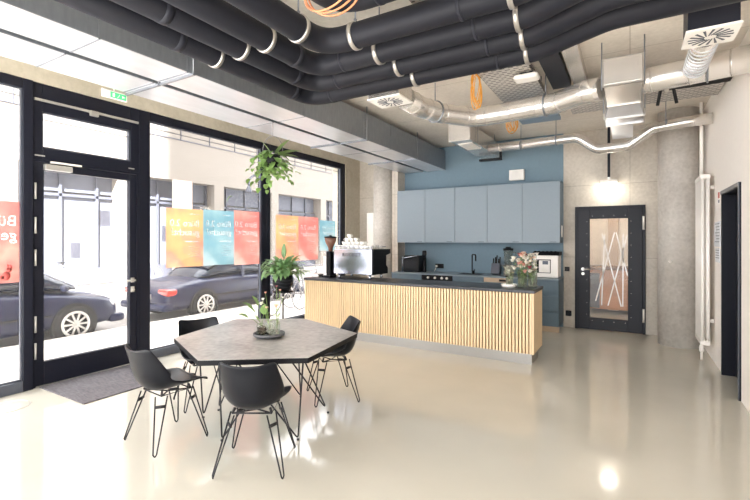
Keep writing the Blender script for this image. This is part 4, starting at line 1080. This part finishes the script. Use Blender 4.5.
def diffuser(x0, x1, y0, y1, z0, zt, label, side):
    d_ = thing('air_diffuser', ((x0+x1)/2, (y0+y1)/2, z0), label, 'air diffuser')
    MB().box(x0+.012, x1-.012, y0+.012, y1-.012, z0+.015, zt).build('plenum_box', side, d_)
    MB().box(x0, x1, y0, y1, z0, z0+.015).build('face_plate', M['white'], d_, bevel=.003)
    m_ = MB(); cx_, cy_ = (x0+x1)/2, (y0+y1)/2; rr_ = min(x1-x0, y1-y0)*.42
    for k in range(16):
        a = 2*PI*k/16; b = a+.42
        p0 = V((cx_+math.cos(a)*rr_*.28, cy_+math.sin(a)*rr_*.28, z0-.002)); p1 = V((cx_+math.cos(b)*rr_, cy_+math.sin(b)*rr_, z0-.002))
        n = V((-(p1-p0).y, (p1-p0).x, 0)).normalized(); m_.quad(p0-n*.003, p0+n*.003, p1+n*.008, p1-n*.008)
    m_.build('swirl_slots', M['frame_light'], d_, solid=.003)
    for (x, y) in ((x0+.03, y0+.03), (x1-.03, y0+.03), (x0+.03, y1-.03), (x1-.03, y1-.03)): MB().cyl((x, y, zt), (x, y, ZC), .005, seg=8).build('hanger', M['duct_dark'], d_)
diffuser(.335, .645, 3.69, 4.01, 2.99, 3.27, 'white swirl air diffuser on a dark box near the right wall', M['pipe_joint'])
diffuser(-2.36, -1.98, 3.83, 4.15, 3.0, 3.24, 'white swirl air diffuser hanging just beyond the black pipe bend', M['spiral'])
fl = MB(); fp = arc_path([(-2.12, 4.30, 3.10), (-2.13, 4.16, 3.11)], .1)
# small round duct
sd = thing('spiral_duct', (-.7, 7.3, 3.0), 'slim silver round duct dipping past the back wall', 'duct')
path = arc_path([(-2.10, 7.45, 3.13), (-.95, 7.27, 3.11), (-.68, 7.24, 3.11), (-.42, 7.22, 2.90), (-.02, 7.18, 2.90), (.27, 7.12, 3.10), (.60, 7.02, 3.11), (XR-.005, 6.95, 3.11)], [0, .2, .2, .15, .15, .2, .2, 0], 6)
ribbed(MB(), path, .07, .4).build('duct_shell', M['spiral'], sd)
mb = MB()
for x, y in ((-1.55, 7.36), (-1.0, 7.28), (.42, 7.08)): mb.cyl((x, y, 3.17), (x, y, ZC), .005, seg=8); mb.lathe([(.072, -.012), (.08, -.012), (.08, .012), (.072, .012)], (x, y, 3.115), 24, axis='x', cap=False)
mb.build('hanger', M['duct_dark'], sd)
# rectangular silencer run towards the back wall
rd = thing('duct_box', (-.06, 5.6, 2.97), 'stepped rectangular metal duct box joining both round ducts', 'duct')
MB().box(-.215, .095, 4.58, 5.33, 3.0, 3.235).build('front_box', M['spiral'], rd, bevel=.004)
def frustum(a, b):
    m_ = MB(); (x0, x1, y, z0, z1) = a; (X0, X1, Y, Z0, Z1) = b
    m_.rings([[(x0, y, z0), (x1, y, z0), (x1, y, z1), (x0, y, z1)], [(X0, Y, Z0), (X1, Y, Z0), (X1, Y, Z1), (X0, Y, Z1)]], smooth=False); return m_
frustum((-.20, .085, 5.33, 3.0, 3.24), (-.25, .13, 5.75, 2.97, 3.24)).build('taper', M['duct'], rd)
MB().box(-.25, .13, 5.75, 6.10, 2.97, 3.24).build('wide_box', M['chrome'], rd, bevel=.004)
MB().box(-.215, .035, 6.10, 7.07, 2.99, 3.15).build('rear_box', M['duct'], rd, bevel=.004)
for (x0, x1, y, z0, z1) in ((-.225, .105, 4.595, 2.99, 3.245), (-.22, .10, 5.33, 2.99, 3.245), (-.27, .15, 5.76, 2.955, 3.25), (-.27, .15, 6.09, 2.955, 3.25)): MB().box(x0, x1, y-.014, y+.014, z0, z1).build('flange', M['steel'], rd)
for x, y in ((-.235, 4.70), (.115, 4.70), (-.26, 5.56), (.14, 5.56)): MB().cyl((x, y, 2.99), (x, y, ZC), .006, seg=8).build('hanger', M['duct_dark'], rd)
# square supply duct with end grille over the kitchen
ac = thing('supply_duct', (-2.28, 7.4, 3.1), 'pale square duct with end grille over the kitchen cabinets', 'duct')
MB().box(-2.45, -2.12, 6.46, 8.30, 3.10, 3.36).build('sheet_body', M['spiral'], ac, bevel=.004)
MB().box(-2.46, -2.11, 6.44, 6.47, 3.09, 3.37).build('end_frame', M['spiral'], ac, bevel=.003)
mb = MB(); mb.box(-2.40, -2.17, 6.7, 7.2, 3.092, 3.10); mb.build('grille_plate', M['white_matt'], ac)
for x, y in ((-2.47, 6.8), (-2.10, 6.8), (-2.47, 7.8), (-2.10, 7.8)): MB().cyl((x, y, 3.1), (x, y, ZC), .005, seg=8).build('hanger', M['duct_dark'], ac)
o = MB(); o.box(-2.42, -2.02, 7.9, 8.0, 3.015, 3.05); o.box(-2.05, -2.01, 7.93, 7.97, 3.05, 3.20); tag(o.build('ceiling_bracket', M['black']), 'small black bracket under the square supply duct', 'bracket')

# cable trays
def tray(name_label, x0, x1, y0, y1, z, along):
    t = thing('cable_tray', ((x0+x1)/2, (y0+y1)/2, z), name_label, 'cable tray')
    MB().box(x0, x1, y0, y1, z, z+.004).build('perforated_bed', M['tray'], t)
    mb = MB()
    if along == 'y': mb.box(x0, x0+.004, y0, y1, z, z+.06); mb.box(x1-.004, x1, y0, y1, z, z+.06)
    else: mb.box(x0, x1, y0, y0+.004, z, z+.06); mb.box(x0, x1, y1-.004, y1, z, z+.06)
    mb.build('side_rail', M['spiral'], t)
    if along == 'y': spots_ = [(x, y0+.5+1.2*k) for k in range(int((y1-y0-.5)/1.2)+1) for x in (x0+.02, x1-.02)]
    else: spots_ = [(x0+.3+.7*k, y) for k in range(int((x1-x0-.3)/.7)+1) for y in (y0+.02, y1-.02)]
    for x, y in spots_: MB().cyl((x, y, z), (x, y, ZC), .006, seg=8).build('hanger', M['duct_dark'], t)
    return t
tray('perforated cable tray running above the black pipes to the round duct', -1.39, -.87, 2.4, 5.9, 3.30, 'y')
tray('perforated cable tray crossing to the right wall behind the duct box', -.68, .90, 5.82, 6.50, 3.28, 'x')
o = MB().box(-1.40, -.86, 6.05, 6.75, 3.29, 3.34).build('tray_end', mat('blue tinted tray metal', (126, 150, 172), rough=.4, metal=.3), bevel=.004); tag(o, 'flat tray end near the second cable coil, blue wall reflection in its colour', 'panel')  # reflection of the blue wall put into the colour of the tray end
o = MB(); o.box(-.80, -.60, 3.9, 5.6, 3.37, 3.445); tag(o.build('shade_strip', M['pipe_joint']), 'dark shade strip under the ceiling beside the perforated tray', 'shade strip')  # dark strip standing in for the shaded gap beside the tray
o = MB(); o.box(-.56, -.42, 3.9, 5.6, 3.34, 3.445); tag(o.build('support_channel', M['spiral'], bevel=.003), 'pale metal support channel beside the dark shade strip', 'channel')
o = MB()  # thin dark tubes lying in front of the crossing tray
for k in range(4): o.tube([(.22, 5.66+k*.035, 3.225+.012*(k % 2)), (.55, 5.655+k*.035, 3.22), (.90, 5.65+k*.035, 3.225)], .022, 8)
tag(o.build('black_tube_row', M['rubber']), 'row of thin black tubes in front of the crossing cable tray, right of the duct box', 'cable')
o = MB()  # shorter dark tubes on the left of the duct box
for k in range(4): o.tube([(-.66, 5.68+k*.03, 3.225), (-.45, 5.675+k*.03, 3.22), (-.31, 5.67+k*.03, 3.225)], .02, 8)
tag(o.build('black_tube_row', M['rubber']), 'short row of thin black tubes left of the stepped duct box', 'cable')
o = thing('perforated_strut', (.34, 5.60, 3.08), 'perforated vertical strut carrying two black hoses', 'strut')
MB().box(.32, .36, 5.595, 5.605, 3.14, ZC).build('rail', M['tray'], o)
for s in (-1, 1):
    h = MB().tube(arc_path([(.34+s*.02, 5.58, 3.24), (.34+s*.05, 5.57, 3.21), (.34+s*.085, 5.56, 3.00)], .05), .016, 10).build('hose', M['rubber'], o)
ap = thing('access_point', (-.93, 4.72, 3.2), 'rounded white device under the perforated tray', 'access point')
MB().box(-1.06, -.81, 4.63, 4.80, 3.225, 3.28).build('housing', M['white'], ap, bevel=.03)
MB().box(-1.0, -.87, 4.68, 4.75, 3.28, 3.30).build('mount', M['black'], ap)
def coil(c, w, h, n, label, r):
    m_ = MB(); c = V(c)
    for q in range(n):
        a, b = w*r.uniform(.45, 1.15), h*r.uniform(.72, 1.05); off = V((r.uniform(-.015, .015), r.uniform(-.02, .02), h-b))
        ph = r.uniform(-.35, .35)
        m_.tube([c+off+V((.861*(a*math.cos(2*PI*k/36)+ph*w*math.sin(2*PI*k/36)), .508*(a*math.cos(2*PI*k/36)+ph*w*math.sin(2*PI*k/36)), b*math.sin(2*PI*k/36))) for k in range(36)], .0045, 6, closed=True)
    tag(m_.build('hanging_cable_coil', M['orange']), label, 'cable coil')
r = random.Random(9)
coil((-1.44, 4.62, 3.18), .065, .20, 7, 'larger orange cable coil hanging beside the perforated tray', r)
coil((-1.50, 6.55, 3.28), .075, .15, 7, 'smaller orange cable coil hanging behind the round duct', r)

# ------------------------------------------------------------------ camera, light
cam = bpy.data.cameras.new('camera'); cam.lens = 20.74; cam.sensor_width = 36; cam.sensor_fit = 'HORIZONTAL'; cam.shift_y = -10/750; cam.clip_start = .05
co = bpy.data.objects.new('camera', cam); COL.objects.link(co); co.location = (0, 0, 1.55); co.rotation_euler = (PI/2, 0, math.radians(30.552))
scene.camera = co
w = bpy.data.worlds.new('sky'); scene.world = w; w.use_nodes = True
bg = w.node_tree.nodes['Background']; bg.inputs['Color'].default_value = (.97, .98, 1.0, 1); bg.inputs['Strength'].default_value = 2.9
sun = bpy.data.lights.new('sun', 'SUN'); sun.energy = 20; sun.color = (.98, .985, 1); sun.angle = .02
so_ = bpy.data.objects.new('sun', sun); COL.objects.link(so_); so_.rotation_euler = V((.5, -.6, .62)).to_track_quat('Z', 'Y').to_euler()
scene.view_settings.view_transform = 'Standard'; scene.view_settings.look = 'None'; scene.view_settings.gamma = 1; scene.view_settings.use_curve_mapping = False
scene.view_settings.exposure = 1.4
scene.cycles.use_denoising = True
scene.cycles.max_bounces = 14; scene.cycles.diffuse_bounces = 7; scene.cycles.transparent_max_bounces = 24; scene.cycles.sample_clamp_indirect = 6
